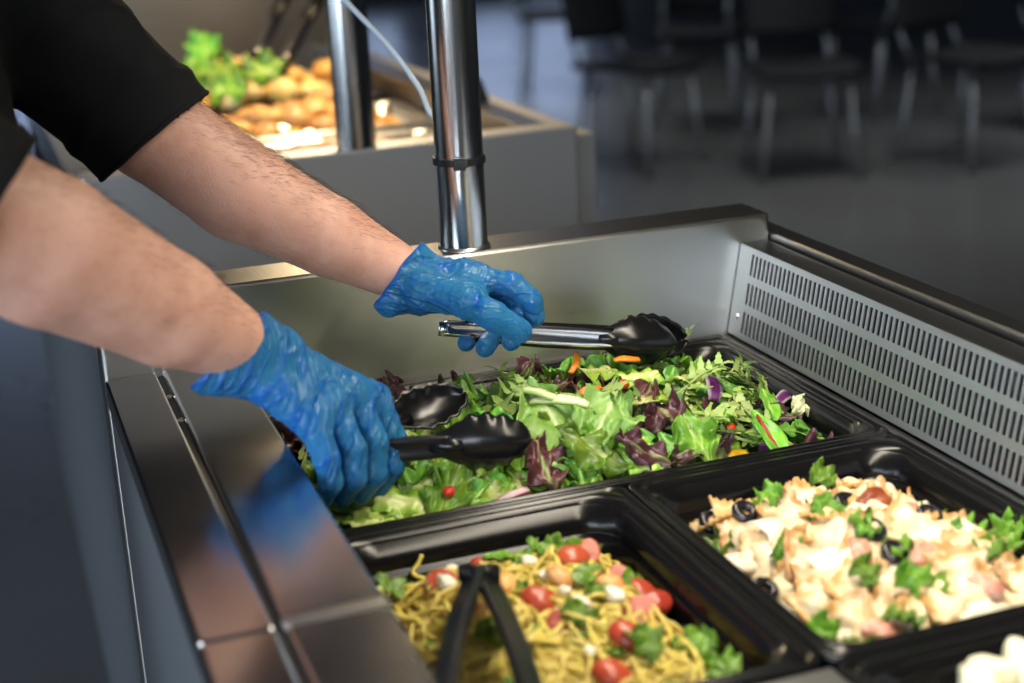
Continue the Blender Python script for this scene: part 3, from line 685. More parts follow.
for px, py, lb in ((575, 533, 'round green leaf on the rear edge of the pasta'), (600, 545, 'green rocket sprig at the rear right of the pasta'), (520, 602, 'green herb leaf right of the tongs in the pasta'), (600, 625, 'green rocket leaf in the middle right of the pasta'), (655, 665, 'bright green leaf at the front right of the pasta'), (380, 562, 'green lettuce scrap beside the steel rail in the pasta pan'), (432, 540, 'dark green leaf behind the standing spaghetti ends')):
    me = finish(ruffled(.030, .024, px, .005, .3, nu=14, nv=10), M['herb'], .0006) if px != 380 else finish(chunk(.04, .028, 3, .7), M['lettuce'], .001)
    pplace('herb_leaf', me, px, py, -.015, (.1, -.6, 1), px, lb, 'herb', .012)
feta = [lump(.0065 * k, .0055 * k, .0038 * k, s, .5, .5, 2) for s, k in ((1, 1), (2, .8), (3, 1.2))]
for f in feta: f.materials.append(M['feta'])
for i, (px, py) in enumerate(((455, 562), (545, 585), (580, 612), (500, 640), (590, 655), (615, 600), (530, 560), (565, 600), (447, 588), (480, 545))):
    p = onz(px, py, -.012); pplace('cheese_crumb', feta[i % 3], px, py, -.012, (.2, -.3, 1), i, 'white cheese crumb in the spaghetti ' + pregion(p.x, p.y) + (', behind the tongs' if py < 565 else ''), 'cheese', .010, 'white cheese crumbs in the pasta')
sal = [lump(.012, .009, .007, s, .3, .6, 2) for s in (11, 12)]
for f in sal: f.materials.append(M['salmon'])
for i, (px, py, lb) in enumerate(((475, 618, 'orange roast chunk framed by the arms of the tongs in the pasta'), (505, 598, 'orange roast chunk just right of the tongs apex'), (560, 588, 'orange chunk in the rear middle of the pasta'), (610, 585, 'golden chunk left of the rear tomatoes'))):
    pplace('roast_chunk', sal[i % 2], px, py, -.012, (.2, -.3, 1), i, lb, 'roast vegetable', .010)
me = lump(.018, .010, .008, 21, .35, 1, 3); me.materials.append(M['mushroom'])
pplace('mushroom_slice', me, 510, 535, -.02, (.1, -.3, 1), .1, 'brown grilled mushroom slice at the rear of the pasta', 'mushroom', .014)

# ------------------------------------------------------------------ ravioli
def rav_h(x, y):
    u = (x - .1325) / .100; v = (y + .166) / .130
    e = max(abs(u) ** 2.6, abs(v) ** 3)
    return -.010 - .026 * e + .006 * N((x * 18, y * 18, 4))
bed('cream_sauce', rav_h, .036, .229, -.292, -.040, -.001, M['sauce'], 'thick cream sauce coating the ravioli in the pan', 'sauce', amp=.007)
def ravioli(seed, s=.026):
    r = random.Random(seed); o = r.uniform(0, 50); m = MB(); bx, by = r.uniform(-.4, .4), r.uniform(-.3, .5)
    def fn(u, v):
        a, b_ = u * 2 - 1, v * 2 - 1; e = max(abs(a), abs(b_))
        puff = .009 * max(0, 1 - (e / .72) ** 2) ** .6
        ed = max(0, e - .72) / .28; t = (a if abs(b_) > abs(a) else b_)
        cr = ed * (.0013 * math.sin(t * 20)); k = 1 + .018 * ed * math.sin(t * 20) + .12 * N((a * 2 + o, b_ * 2, 5))
        return (a * s * k, b_ * s * .9 * k, puff + cr + .006 * N((a * 1.6 + o, b_ * 1.6, 1)) + bx * .008 * a * a + by * .010 * b_ * b_)
    def tn(u, v):
        a, b_ = u * 2 - 1, v * 2 - 1; e = max(abs(a), abs(b_))
        return max(0, min(1, (e - .60) * 2.2 + .15 + 1.1 * N((a * 2.2 + o, b_ * 2.2, 8)) ))
    m.grid(22, 22, fn, tn); return finish(m, M['ravioli'], .0022)
ravs = [ravioli(s, k) for s, k in ((1, .028), (2, .024), (3, .030), (4, .026), (5, .022))]
def rregion(x, y): return ('towards the pasta pan' if x < .12 else 'towards the vent') + (', rear half' if y > -.16 else ', front half')
for i, (x, y) in enumerate(scatter(52, .0215, .052, .216, -.278, -.054)):
    n = (grad(rav_h, x, y) + Vector((rnd.uniform(-.7, .6), rnd.uniform(-.8, .3), 0))).normalized()
    lay('ravioli', rnd.choice(ravs), (x, y, rav_h(x, y) + rnd.uniform(-.005, .006)), n, rnd.uniform(0, 6.3), 'creamy baked ravioli with crimped edge, lying ' + rregion(x, y), 'ravioli', 'ravioli in the cream sauce')
def flake(seed, L, w):
    r = random.Random(seed); o = r.uniform(0, 50); m = MB()
    m.grid(12, 10, lambda u, v: ((u - .5) * L * (1 + .25 * N((v * 2 + o, 1, 1))), (v - .5) * w * (1 + .3 * N((u * 2 + o, 2, 2))), .006 * math.sin(u * 3 + o) + .005 * N((u * 2.5 + o, v * 2.5, 3)) - .008 * (2 * v - 1) ** 2), lambda u, v: max(0, 8 * (abs(v - .5) - .42)))
    return finish(m, M['cheese'], .0016)
flk = [flake(s, L, w) for s, L, w in ((1, .045, .030), (2, .036, .026), (3, .055, .022), (4, .03, .03))]
for i, (px, py, lb) in enumerate(((838, 560, 'big smooth white cheese shaving in the middle of the ravioli'), (880, 575, 'broad white cheese shaving right of the biggest one'), (800, 500, 'white cheese shaving at the rear of the ravioli'), (850, 520, 'white shaving left of the olives'), (780, 530, 'white shaving at the left of the ravioli, by the parsley'), (905, 510, 'cheese shaving at the rear right of the ravioli'), (930, 545, 'folded cheese shaving at the right of the ravioli'), (960, 530, 'cream-coated fold at the far right of the ravioli'), (970, 600, 'white shaving at the front right of the ravioli'), (940, 605, 'white shaving at the front middle of the ravioli'), (760, 545, 'small white shaving near the pasta pan rim'), (870, 495, 'white shaving along the rear edge of the ravioli'))):
    pplace('cheese_shaving', flk[i % 4], px, py, -.008, (rnd.uniform(-.3, .3), rnd.uniform(-.5, .1), 1), rnd.uniform(-.6, .6), lb, 'cheese', .009, hf=rav_h)
par = herbs[2:]
big = [finish(ruffled(.026, .024, s, .006, .5, nu=14, nv=12), M['herb'], .0006) for s in (61, 62, 63)]
for i, (px, py, lb) in enumerate(((836, 486, 'parsley leaf on the rear crest of the ravioli'), (806, 508, 'parsley sprig at the rear left of the ravioli'), (825, 512, 'parsley leaf beside the dusted olive'), (812, 530, 'parsley leaf in the left middle of the ravioli'), (872, 528, 'parsley leaf beside the sun-dried tomato'), (880, 545, 'large parsley leaf in the middle of the ravioli'), (885, 555, 'parsley leaf in front of the black olive'), (770, 552, 'round parsley leaf near the left edge of the ravioli'), (715, 535, 'dark parsley leaf at the left end, against the pan wall'), (912, 583, 'parsley bunch leaf in the front right of the ravioli'), (918, 598, 'second leaf of the front parsley bunch'), (905, 607, 'lowest leaf of the front parsley bunch'), (876, 592, 'single round parsley leaf on the big shaving'), (1000, 530, 'parsley at the right pan wall, rearmost'), (1010, 545, 'parsley at the right pan wall, middle'), (1000, 560, 'parsley at the right pan wall, lowest'), (925, 508, 'parsley leaf at the rear right of the ravioli'), (950, 530, 'thin parsley leaf on the cream fold'), (835, 630, 'parsley at the front edge of the ravioli, left'), (875, 630, 'parsley at the front edge of the ravioli, right'), (815, 628, 'parsley scrap in the front left ravioli corner'), (755, 515, 'parsley scrap beside the left olive'))):
    pplace('parsley_leaf', big[i % 3], px, py, -.008, (rnd.uniform(-.5, .5), rnd.uniform(-.8, .1), 1), rnd.uniform(0, 6.3), lb, 'parsley', .014, hf=rav_h)
def olive(seed):
    m = MB(); n = 22; R_, r_ = .0072, .0042; loops = []
    for i in range(n):
        a = 2 * PI * i / n; loops.append([((R_ + r_ * math.cos(b)) * math.cos(a), (R_ + r_ * math.cos(b)) * math.sin(a), r_ * .9 * math.sin(b)) for b in [2 * PI * k / 10 for k in range(10)]])
    m.loft(loops + [loops[0]]); me = m.mesh('olive'); me.materials.append(M['olive']); smooth(me); return me
ol = olive(1)
for px, py, lb in ((765, 570, 'black olive ring near the left edge of the ravioli'), (745, 515, 'black olive ring at the rear left of the ravioli'), (847, 511, 'black olive ring dusted with cheese at the rear middle'), (895, 562, 'black olive ring in the centre of the ravioli'), (873, 540, 'black olive ring half under the parsley'), (930, 520, 'black olive ring at the rear right'), (712, 512, 'black olive ring in the far left corner of the ravioli')):
    pplace('olive_ring', ol, px, py, -.006, (.1, -.6, 1), 0, lb, 'olive', 0.013, hf=rav_h)
me = lump(.014, .011, .008, 71, .5); me.materials.append(M['sundried']); pplace('sundried_tomato', me, 872, 512, -.006, (0, -.3, 1), .3, 'dark sun-dried tomato on top of the ravioli', 'tomato', .014, hf=rav_h)
for i, (px, py, lb) in enumerate(((906, 518, 'pink ham chunk right of the sun-dried tomato'), (920, 560, 'pink ham edge in the right middle of the ravioli'), (860, 555, 'brown ham edge behind the big cheese shaving'), (985, 580, 'pink ham slice near the right pan wall'), (880, 615, 'brown ham edge in front of the big shaving'))):
    me = lump(.014, .008, .006, 80 + i, .35); me.materials.append(M['bacon']); pplace('ham_chunk', me, px, py, -.006, (0, -.4, 1), i * .7, lb, 'ham', .010, hf=rav_h)

# ------------------------------------------------------------------ pale chunks in the corner pan
def pot_h(x, y):
    e = max(abs((x - .14) / .1) ** 4, abs((y + .49) / .128) ** 4); return .010 - .03 * e
bed('dressing_bed', pot_h, .038, .226, -.618, -.362, .012, M['sauce'], 'pale dressing between the chunks in the corner pan', 'salad', n=24)
pch = [lump(.016 * k, .013 * k, .011 * k, s, .25, .35, 3) for s, k in ((91, 1), (92, .85), (93, 1.15))]
for f in pch: f.materials.append(M['potato'])
for i, (x, y) in enumerate(scatter(48, .021, .05, .215, -.60, -.372)):
    lay('pale_chunk', pch[i % 3], (x, y, pot_h(x, y) + rnd.uniform(0, .008)), (rnd.uniform(-.4, .4), rnd.uniform(-.5, .3), 1), rnd.uniform(0, 6), 'pale angular dressed chunk in the corner pan', 'potato', 'pale chunks in the corner pan')
# ------------------------------------------------------------------ distance-field modelling for bodies
class SDF:
    def __init__(s, lo, hi, h):
        s.lo = np.array(lo, np.float32); s.h = h
        s.n = np.ceil((np.array(hi) - s.lo) / h).astype(int) + 1
        s.F = np.full(s.n, .05, np.float32)
    def copy(s):
        o = SDF.__new__(SDF); o.lo, o.h, o.n = s.lo, s.h, s.n; o.F = np.full(s.n, .05, np.float32); return o
    def block(s, lo, hi):
        a = np.clip(np.floor((np.array(lo) - s.lo) / s.h).astype(int), 0, s.n); b = np.clip(np.ceil((np.array(hi) - s.lo) / s.h).astype(int) + 1, 0, s.n)
        if (b <= a).any(): return None
        sl = tuple(slice(i, j) for i, j in zip(a, b))
        ax = [s.lo[k] + s.h * np.arange(a[k], b[k], dtype=np.float32) for k in range(3)]
        return sl, np.meshgrid(*ax, indexing='ij')
    def cap(s, a, b, ra, rb, k=.0, squash=None):
        """tapered capsule; squash=(axis, factor) flattens it across that axis"""
        a = np.array(a, np.float32); b = np.array(b, np.float32); pad = max(ra, rb) * (1 if not squash else max(1, 1 / squash[1])) + k + s.h * 4
        q = s.block(np.minimum(a, b) - pad, np.maximum(a, b) + pad)
        if q is None: return s
        sl, (X, Y, Z) = q; d = b - a; L2 = max(float(d @ d), 1e-12)
        px, py, pz = X - a[0], Y - a[1], Z - a[2]
        t = np.clip((px * d[0] + py * d[1] + pz * d[2]) / L2, 0, 1)
        rx, ry, rz = px - t * d[0], py - t * d[1], pz - t * d[2]
        if squash:
            ax, f = np.array(Vector(squash[0]).normalized(), np.float32), squash[1]
            c = rx * ax[0] + ry * ax[1] + rz * ax[2]; e = 1 / f - 1
            rx, ry, rz = rx + ax[0] * c * e, ry + ax[1] * c * e, rz + ax[2] * c * e
        D = np.sqrt(rx * rx + ry * ry + rz * rz) - (ra + (rb - ra) * t)
        s.F[sl] = smin(s.F[sl], D, k); return s
    def chain(s, pts, rs, k=.004):
        for i in range(len(pts) - 1): s.cap(pts[i], pts[i + 1], rs[i], rs[i + 1], k)
        return s
    def cut(s, a, b, ra, rb):
        o = s.copy().cap(a, b, ra, rb); s.F = np.maximum(s.F, -o.F); return s
    def mesh(s, off=0.0, it=2):
        F = s.F - off; n = F.shape; ins = F < 0
        c = np.zeros(tuple(i - 1 for i in n), np.int8)
        for i in (0, 1):
            for j in (0, 1):
                for k in (0, 1): c += ins[i:n[0] - 1 + i, j:n[1] - 1 + j, k:n[2] - 1 + k]
        act = (c > 0) & (c < 8); I = np.argwhere(act); idx = -np.ones(c.shape, np.int64); idx[act] = np.arange(len(I))
        acc = np.zeros((len(I), 3)); cnt = np.zeros(len(I))
        cr = [(i, j, k) for i in (0, 1) for j in (0, 1) for k in (0, 1)]
        for p in range(8):
            for ax in range(3):
                if cr[p][ax]: continue
                q = list(cr[p]); q[ax] = 1
                fa = F[tuple((I + cr[p]).T)]; fb = F[tuple((I + q).T)]; m = (fa < 0) != (fb < 0)
                t = np.where(m, fa / np.where(m, fa - fb, 1), 0)
                P = np.tile(np.array(cr[p], float), (len(I), 1)); P[:, ax] += t
                acc[m] += P[m]; cnt[m] += 1
        V = (I + acc / cnt[:, None]) * s.h + s.lo
        Q = []
        for ax in range(3):
            sl0 = [slice(1, -1)] * 3; sl0[ax] = slice(0, -1); sl1 = [slice(1, -1)] * 3; sl1[ax] = slice(1, None)
            A = ins[tuple(sl0)]; B = ins[tuple(sl1)]; E = np.argwhere(A != B); flip = A[tuple(E.T)]
            off3 = np.ones(3, int); off3[ax] = 0; E = E + off3
            b_, c_ = [k for k in range(3) if k != ax]
            def cell(db, dc):
                G = E.copy(); G[:, b_] -= db; G[:, c_] -= dc; return idx[tuple(G.T)]
            q = np.stack([cell(1, 1), cell(0, 1), cell(0, 0), cell(1, 0)], 1)
            if ax == 1: flip = ~flip
            q = np.where(flip[:, None], q, q[:, ::-1]); Q.append(q)
        Q = np.concatenate(Q); Q = Q[(Q >= 0).all(1)]
        for _ in range(it):
            s_ = np.zeros_like(V); w = np.zeros(len(V))
            for i in range(4):
                a, b = Q[:, i], Q[:, (i + 1) % 4]; np.add.at(s_, a, V[b]); np.add.at(w, a, 1)
            V = V * .5 + .5 * s_ / np.maximum(w, 1)[:, None]
        return V, Q
def smin(a, b, k):
    if k <= 0: return np.minimum(a, b)
    h = np.maximum(k - np.abs(a - b), 0) / k; return np.minimum(a, b) - h * h * k * .25
def to_mesh(name, V, Q, m, tint=None):
    me = bpy.data.meshes.new(name); me.from_pydata(V.tolist(), [], Q.tolist()); me.update(); me.materials.append(m); smooth(me)
    if tint is not None:
        a = me.attributes.new('tint', 'FLOAT', 'POINT'); a.data.foreach_set('value', np.asarray(tint, np.float32))
    return me
def normals(V, Q):
    n = np.cross(V[Q[:, 2]] - V[Q[:, 0]], V[Q[:, 3]] - V[Q[:, 1]]); o = np.zeros_like(V)
    for i in range(4): np.add.at(o, Q[:, i], n)
    return o / np.maximum(np.linalg.norm(o, axis=1), 1e-12)[:, None]
def keep(V, Q, mask):
    q = Q[mask[Q].all(1)]; u = np.unique(q); r = -np.ones(len(V), int); r[u] = np.arange(len(u)); return V[u], r[q], u
def boundary_loops(Q):
    e = {}
    for q in Q:
        for i in range(4):
            a, b = int(q[i]), int(q[(i + 1) % 4]); e[(a, b)] = 1
    nx = {a: b for (a, b) in e if (b, a) not in e}; loops = []
    while nx:
        s0 = next(iter(nx)); l = [s0]; c = nx.pop(s0)
        while c != s0 and c in nx: l.append(c); c = nx.pop(c)
        loops.append(l)
    return loops

# ------------------------------------------------------------------ joints of the person, measured in the room
# far (left) arm and hand
LE = at(150, 128, 1.345); LF = at(238, 190, 1.37); LW = at(402, 274, 1.415)
LM = [at(464, 277, 1.398), at(464, 279, 1.416), at(459, 284, 1.434), at(451, 291, 1.449)]            # knuckles, index .. little finger
LFING = [
 [LM[0], at(512, 285, 1.392), at(531, 301, 1.388), at(535, 317, 1.392)],
 [LM[1], at(507, 289, 1.428), at(520, 314, 1.428), at(511, 341, 1.398)],
 [LM[2], at(494, 297, 1.450), at(499, 326, 1.445), at(485, 348, 1.402)],
 [LM[3], at(475, 304, 1.462), at(478, 328, 1.452), at(466, 343, 1.408)]]
LT = [at(424, 290, 1.385), at(467, 301, 1.362), at(494, 317, 1.360), at(520, 331, 1.366)]
# near (right) arm and hand
RE = at(-62, 198, 1.015); RF = at(45, 250, 1.075); RW = at(254, 352, 1.232)
RM = [at(369, 400, 1.272), at(351, 394, 1.252), at(332, 404, 1.231), at(313, 421, 1.212)]
RFING = [
 [RM[0], at(392, 437, 1.266), at(391, 466, 1.262), at(377, 488, 1.272)],
 [RM[1], at(374, 443, 1.240), at(374, 474, 1.240), at(361, 493, 1.254)],
 [RM[2], at(353, 449, 1.216), at(354, 478, 1.218), at(343, 496, 1.234)],
 [RM[3], at(327, 459, 1.196), at(331, 483, 1.200), at(323, 498, 1.216)]]
RT = [at(280, 380, 1.265), at(318, 412, 1.300), at(345, 445, 1.305), at(365, 470, 1.292)]
LS = Vector((-.470, .40, .468)); RS = Vector((-.655, .015, .468))
NECK = Vector((-.565, .205, .500)); CH = Vector((-.60, .215, .36)); PELV = Vector((-.745, .27, .03))
RAD_F = [(.0108, .0098, .0090, .0080), (.0108, .0098, .0088, .0078), (.0104, .0094, .0085, .0075), (.0094, .0084, .0076, .0068)]

def hand(g, W, Mk, fingers, thumb, palm_n, dr=0.0, k=.006, web=.0025):
    """palm, five separate bent fingers and a thumb set on the side of the palm"""
    P = g.copy()
    for i, m in enumerate(Mk):
        w = W + (Mk[i] - Mk[1]) * .35
        P.cap(w, m, .0175 + dr, .0128 + dr, .012)
    for i in range(3): P.cap(Mk[i], Mk[i + 1], .0120 + dr, .0118 + dr, .006)
    P.cap(W + (thumb[0] - W) * .6, thumb[0], .0165 + dr, .0168 + dr, .010)
    P.cap(thumb[0], thumb[1], .0165 + dr, .0128 + dr, .010)
    mid = (Mk[1] + Mk[2]) / 2
    P.cap(thumb[0], mid * .6 + W * .4, .014 + dr, .012 + dr, .012)
    Fg = g.copy()
    for f, rs in zip(fingers, RAD_F):
        one = g.copy()
        one.chain(f, [r + dr for r in rs], .003)
        Fg.F = smin(Fg.F, one.F, web)
    th = g.copy(); th.chain(thumb[1:], [.0122 + dr, .0116 + dr, .0098 + dr], .003);
    wb = g.copy(); wb.cap(thumb[1] * .75 + thumb[2] * .25, fingers[0][0] * .7 + fingers[0][1] * .3, .0095 + dr, .0098 + dr); wb.cap(thumb[1], fingers[0][0], .011 + dr, .0105 + dr, .006)
    P.F = smin(P.F, Fg.F, .008); P.F = smin(P.F, wb.F, .010); P.F = smin(P.F, th.F, .004)
    g.F = smin(g.F, P.F, k); return g

def arm_sdf(g, E, Fm, W, re, rf, rw, dr=0):
    mid = Fm.lerp(W, .55)
    g.cap(E, Fm, re + dr, rf + dr, .006); g.cap(Fm, mid, rf + dr, rf * .80 + dr, .006); g.cap(mid, W, rf * .80 + dr, rw + dr, .006)

# ------------------------------------------------------------------ skin body, one continuous surface
g = SDF((-1.16, -.36, FZ), (-.02, .60, .93), .0042)
def B(a, b, ra, rb, k=.03, sq=None): g.cap(a, b, ra, rb, k, sq)
fwd = Vector((.90, -.43, 0)).normalized(); side = Vector((.43, .90, 0)).normalized(); UP = Vector((0, 0, 1))
B(PELV + side * .06, PELV - side * .06, .115, .115); B(PELV + UP * .02, CH - UP * .10, .118, .125, .05); B(CH - UP * .09 + side * .06, CH + side * .07 + UP * .03, .115, .115, .05); B(CH - UP * .09 - side * .06, CH - side * .07 + UP * .03, .115, .115, .05)
B(CH + UP * .06, NECK, .10, .062, .06); B(LS, NECK - UP * .02, .062, .05, .05); B(RS, NECK - UP * .02, .062, .05, .05)
HEADC = NECK + fwd * .085 + UP * .175
B(NECK, HEADC - UP * .08 - fwd * .01, .056, .052, .03)
B(HEADC + UP * .045 - fwd * .018, HEADC + UP * .03 - fwd * .03, .078, .080, .02, (side, .90)); B(HEADC + UP * .02 + fwd * .02, HEADC - UP * .075 + fwd * .045, .066, .034, .03, (side, .95))
B(HEADC + fwd * .082 + UP * .012, HEADC + fwd * .108 - UP * .026, .008, .013, .012)            # nose
B(HEADC + fwd * .080 + UP * .024 + side * .03, HEADC + fwd * .080 + UP * .024 - side * .03, .012, .012, .014)    # brow
for sg in (1, -1):
    B(HEADC + side * .073 * sg + UP * .015 - fwd * .012, HEADC + side * .077 * sg - UP * .025 - fwd * .005, .012, .008, .006, (side, .45))   # ear
    B(HEADC + fwd * .080 - UP * .056 + side * .001, HEADC + fwd * .074 - UP * .056 + side * .018 * sg, .0075, .005, .006)     # lips
    h_ = PELV + side * .09 * sg - UP * .05; kn = Vector((h_.x + .05 + .02 * sg, h_.y + .03 * sg, -.40)); an = Vector((kn.x - .05, kn.y, FZ + .085))
    B(h_, kn, .088, .058, .04); B(kn, an, .056, .038, .03); B(an, an + fwd * .15 - UP * .05, .036, .026, .03)
B(LS, LE, .056, .046, .03); B(RS, RE, .058, .050, .03)
arm_sdf(g, LE, LF, LW, .0445, .0455, .0258); arm_sdf(g, RE, RF, RW, .0535, .0545, .0265)
hand(g, LW, LM, LFING, LT, NECK, -.0022); hand(g, RW, RM, RFING, RT, NECK, -.0022)
V, Q = g.mesh(0, 2); Nn = normals(V, Q)
person = obj('person', to_mesh('person', V, Q, M['skin']), None)
tag(person, 'person in black shirt and blue gloves holding two pairs of tongs over the salad', 'person')

# ------------------------------------------------------------------ gloves
def fold_field(V, W, E, Mk, seed, amp, freq):
    """creases of loose vinyl: ridges that run round the wrist and fan out over the back of the hand"""
    ax = (W - E).normalized(); acr = (Mk[0] - Mk[3]).normalized(); o = seed * 7.1; out = np.zeros(len(V)); rid = np.zeros(len(V))
    for i, p in enumerate(V):
        d = Vector(p) - W; s = d.dot(ax); c = d.dot(acr)
        q = Vector((s * freq[0] + c * freq[1], c * freq[2] - s * 6, o)); w = mnoise.noise(Vector((s * 22, c * 22, o))) * .9
        a = 1 - abs(mnoise.noise(q + Vector((w, w * .6, 0)))) * 2.4
        b = 1 - abs(mnoise.noise(q * 2.1 + Vector((3, w, 5)))) * 2.6
        a = max(0, a) ** 5; b = max(0, b) ** 5
        out[i] = amp * (a + .6 * b) + .0004 * mnoise.noise(Vector(p) * 130); rid[i] = min(1, a * .7 + b * .45)
    return out, rid
def glove(name, label, W, E, Mk, fingers, thumb, lo, hi, cuff, seed, amp, freq):
    g = SDF(lo, hi, .00135)
    ax = (E - W).normalized()
    for a, b, ra, rb, k in cuff['caps']: g.cap(a, b, ra, rb, k)
    hand(g, W, Mk, fingers, thumb, W, .0010)
    V, Q = g.mesh(0, 2); n = normals(V, Q); d, rid = fold_field(V, W, E, Mk, seed, amp, freq)
    # fingertips stay tight on the skin, so creases fade out there
    tip = np.min([np.linalg.norm(V - np.array(f[3]), axis=1) for f in fingers + [thumb]], axis=0); fade = np.clip((tip - .008) / .03, .12, 1)
    V = V + n * (d * fade)[:, None]
    gm = glove_mat((Mk[1] - W).normalized(), *cuff['grain']); c, nn = cuff['cut']; s = (V - np.array(c)) @ np.array(nn)
    wav = np.array([.004 * mnoise.noise(Vector(p) * 45) for p in V]) if len(V) else 0
    lim = cuff.get('lim', 0)
    m = s + wav < lim
    V2, Q2, u = keep(V, Q, m); rid = rid[u] * fade[u]
    edge = np.clip(1 - (lim - (s + wav)[u]) / .006, 0, 1)
    o = obj(name, to_mesh(name, V2, Q2, gm, np.clip(rid + edge, 0, 1)), None, parent=person); o['label'] = label
    mo = o.modifiers.new('solid', 'SOLIDIFY'); mo.thickness = .0004; mo.offset = 1
    # rolled hem
    lps = [l for l in boundary_loops(Q2) if len(l) > 40]
    if lps:
        l = max(lps, key=len); P = [Vector(V2[i]) for i in l][::3]
        for _ in range(3): P = [(P[i - 1] + P[i] * 2 + P[(i + 1) % len(P)]) / 4 for i in range(len(P))]
        mb = MB(); mb.tube(P + [P[0]], .0010, 7, cap=False); h = obj('rolled_hem', mb, gm, o, sm=True)
        a = h.data.attributes.new('tint', 'FLOAT', 'POINT'); a.data.foreach_set('value', np.ones(len(h.data.vertices), np.float32))
    return o
def bbox(pts, pad):
    a = np.array([tuple(p) for p in pts]); return a.min(0) - pad, a.max(0) + pad
# far glove
c0 = at(413, 281, 1.412); c1 = at(397, 272, 1.408); c2 = at(386, 266, 1.405)
lo, hi = bbox(LM + sum(LFING, []) + LT + [LW, c1, c2], .045)
nl = CRIGHT * -.77 + CUP * .63 + (c2 - c0).normalized() * .2
glove('glove', 'blue vinyl glove on the far hand, thumb along the chrome tongs', LW, LE, LM, LFING, LT, lo, hi,
      dict(caps=[(at(420, 284, 1.412), c1, .0285, .0335, .01), (c1, c2, .0335, .0350, .01), (at(398, 300, 1.392), at(388, 305, 1.388), .012, .011, .012)], grain=(.55, 1.7), cut=(at(397, 275, 1.40), nl.normalized())), 1, .0013, (30, 26, 52))
# near glove
c0 = at(262, 358, 1.232); c1 = at(238, 350, 1.225); c2 = at(222, 344, 1.218)
lo, hi = bbox(RM + sum(RFING, []) + RT + [RW, c1, c2, at(195, 380, 1.20)], .05)
nr = CRIGHT * -.68 + CUP * .73 + (c2 - c0).normalized() * .2
glove('glove', 'blue vinyl glove on the near hand, fist closed round the black tongs', RW, RE, RM, RFING, RT, lo, hi,
      dict(caps=[(at(272, 362, 1.236), c1, .0295, .0335, .01), (c1, c2, .0335, .036, .01), (at(238, 374, 1.21), at(204, 379, 1.20), .015, .0115, .012)], grain=(1.9, .6), cut=(at(233, 346, 1.225), nr.normalized()), lim=.0), 2, .0017, (64, 22, 30))

# ------------------------------------------------------------------ arm hair: fine dark tubes along both forearms
def arm_hair(label, E, W, n, seed, side_dir, dens):
    r = random.Random(seed); ax = (W - E); L = ax.length; ax = ax.normalized(); mb = MB()
    s = (V - np.array(E)) @ np.array(ax); rel = V - np.array(E) - s[:, None] * np.array(ax); dist = np.linalg.norm(rel, axis=1)
    cand = np.where((s > -.02) & (s < L * .90) & (dist < .075))[0]; made = 0; tries = 0
    while made < n and tries < n * 40:
        tries += 1; i = int(r.choice(cand)); nn = Vector(Nn[i]); w = max(0, nn.dot(side_dir)) ** dens
        if r.random() > w + .06: continue
        p = Vector(V[i]) + Vector((r.uniform(-.002, .002),) * 3); ln = r.uniform(.006, .013)
        sw = (ax * .9 + nn * .16 + (nn.cross(ax)) * r.uniform(-.2, .7)).normalized()
        p1 = p + sw * ln * .5 + nn * ln * .05; p2 = p1 + (sw * .9 - nn * .25).normalized() * ln * .5
        mb.tube([p - nn * .001, p1, p2], [.00011, .00009, .00004], 3, cap=False); made += 1
    o = obj('arm_hair', mb, M['armhair'], person, fix=False); o['label'] = label; o['kind'] = 'stuff'
top = (CUP * .9 + CRIGHT * .35).normalized()
arm_hair('dark hair on the far forearm', LE, LW, 2600, 3, top, 1.3)
arm_hair('dark hair on the near forearm', RE, RW, 1500, 4, top, 1.3)

# ------------------------------------------------------------------ shirt, trousers, shoes, hair, eyes
g2 = SDF((-1.16, -.36, -.12), (-.18, .62, .62), .005)
def T(a, b, ra, rb, k=.03): g2.cap(a, b, ra, rb, k)
o_ = .014
T(PELV + side * .06 - UP * .06, PELV - side * .06 - UP * .06, .138 + o_, .138 + o_); T(PELV - UP * .02, CH - UP * .08, .140 + o_, .144 + o_, .05); T(CH - UP * .09 + side * .06, CH + side * .07 + UP * .03, .117 + o_, .117 + o_, .05); T(CH - UP * .09 - side * .06, CH - side * .07 + UP * .03, .117 + o_, .117 + o_, .05)
T(CH + UP * .06, NECK - UP * .03, .10 + o_, .066 + o_, .06); T(LS, NECK - UP * .03, .064 + o_, .05 + o_, .05); T(RS, NECK - UP * .03, .064 + o_, .05 + o_, .05)
LC = at(156, 140, 1.352); RC = at(-8, 212, 1.03)
la = (LE - LS).normalized(); ra_ = (RE - RS).normalized()
T(LS, at(150, 130, 1.345), .075, .0555, .03); T(at(150, 130, 1.345), at(215, 185, 1.36), .0565, .060, .02)
T(RS, RE, .078, .068, .03); T(RE, at(40, 240, 1.06), .067, .062, .01)
Vs, Qs = g2.mesh(0, 2); ns = normals(Vs, Qs)
dd = np.array([.0060 * mnoise.noise(Vector((p[0] * 9 + p[2] * 14, p[1] * 12, p[2] * 8 - p[0] * 6))) + .0035 * max(0, 1 - abs(mnoise.noise(Vector((p[0] * 12 - p[2] * 20, p[1] * 14, 4)))) * 4) for p in Vs])
Vs = Vs + ns * dd[:, None]
lcut = (at(205, 97, 1.33) - at(104, 180, 1.345)).normalized(); ln_ = lcut.cross(at(154, 139, 1) - Vector(CAM)).normalized()
if ln_.dot(LW - LE) < 0: ln_ = -ln_
rcut = (at(30, 150, 1.03) - at(-2, 200, 1.03)).normalized(); rn_ = rcut.cross(at(15, 175, 1) - Vector(CAM)).normalized()
if rn_.dot(RW - RE) < 0: rn_ = -rn_
sL = (Vs - np.array(at(154, 139, 1.34))) @ np.array(ln_); sR = (Vs - np.array(at(15, 175, 1.03))) @ np.array(rn_)
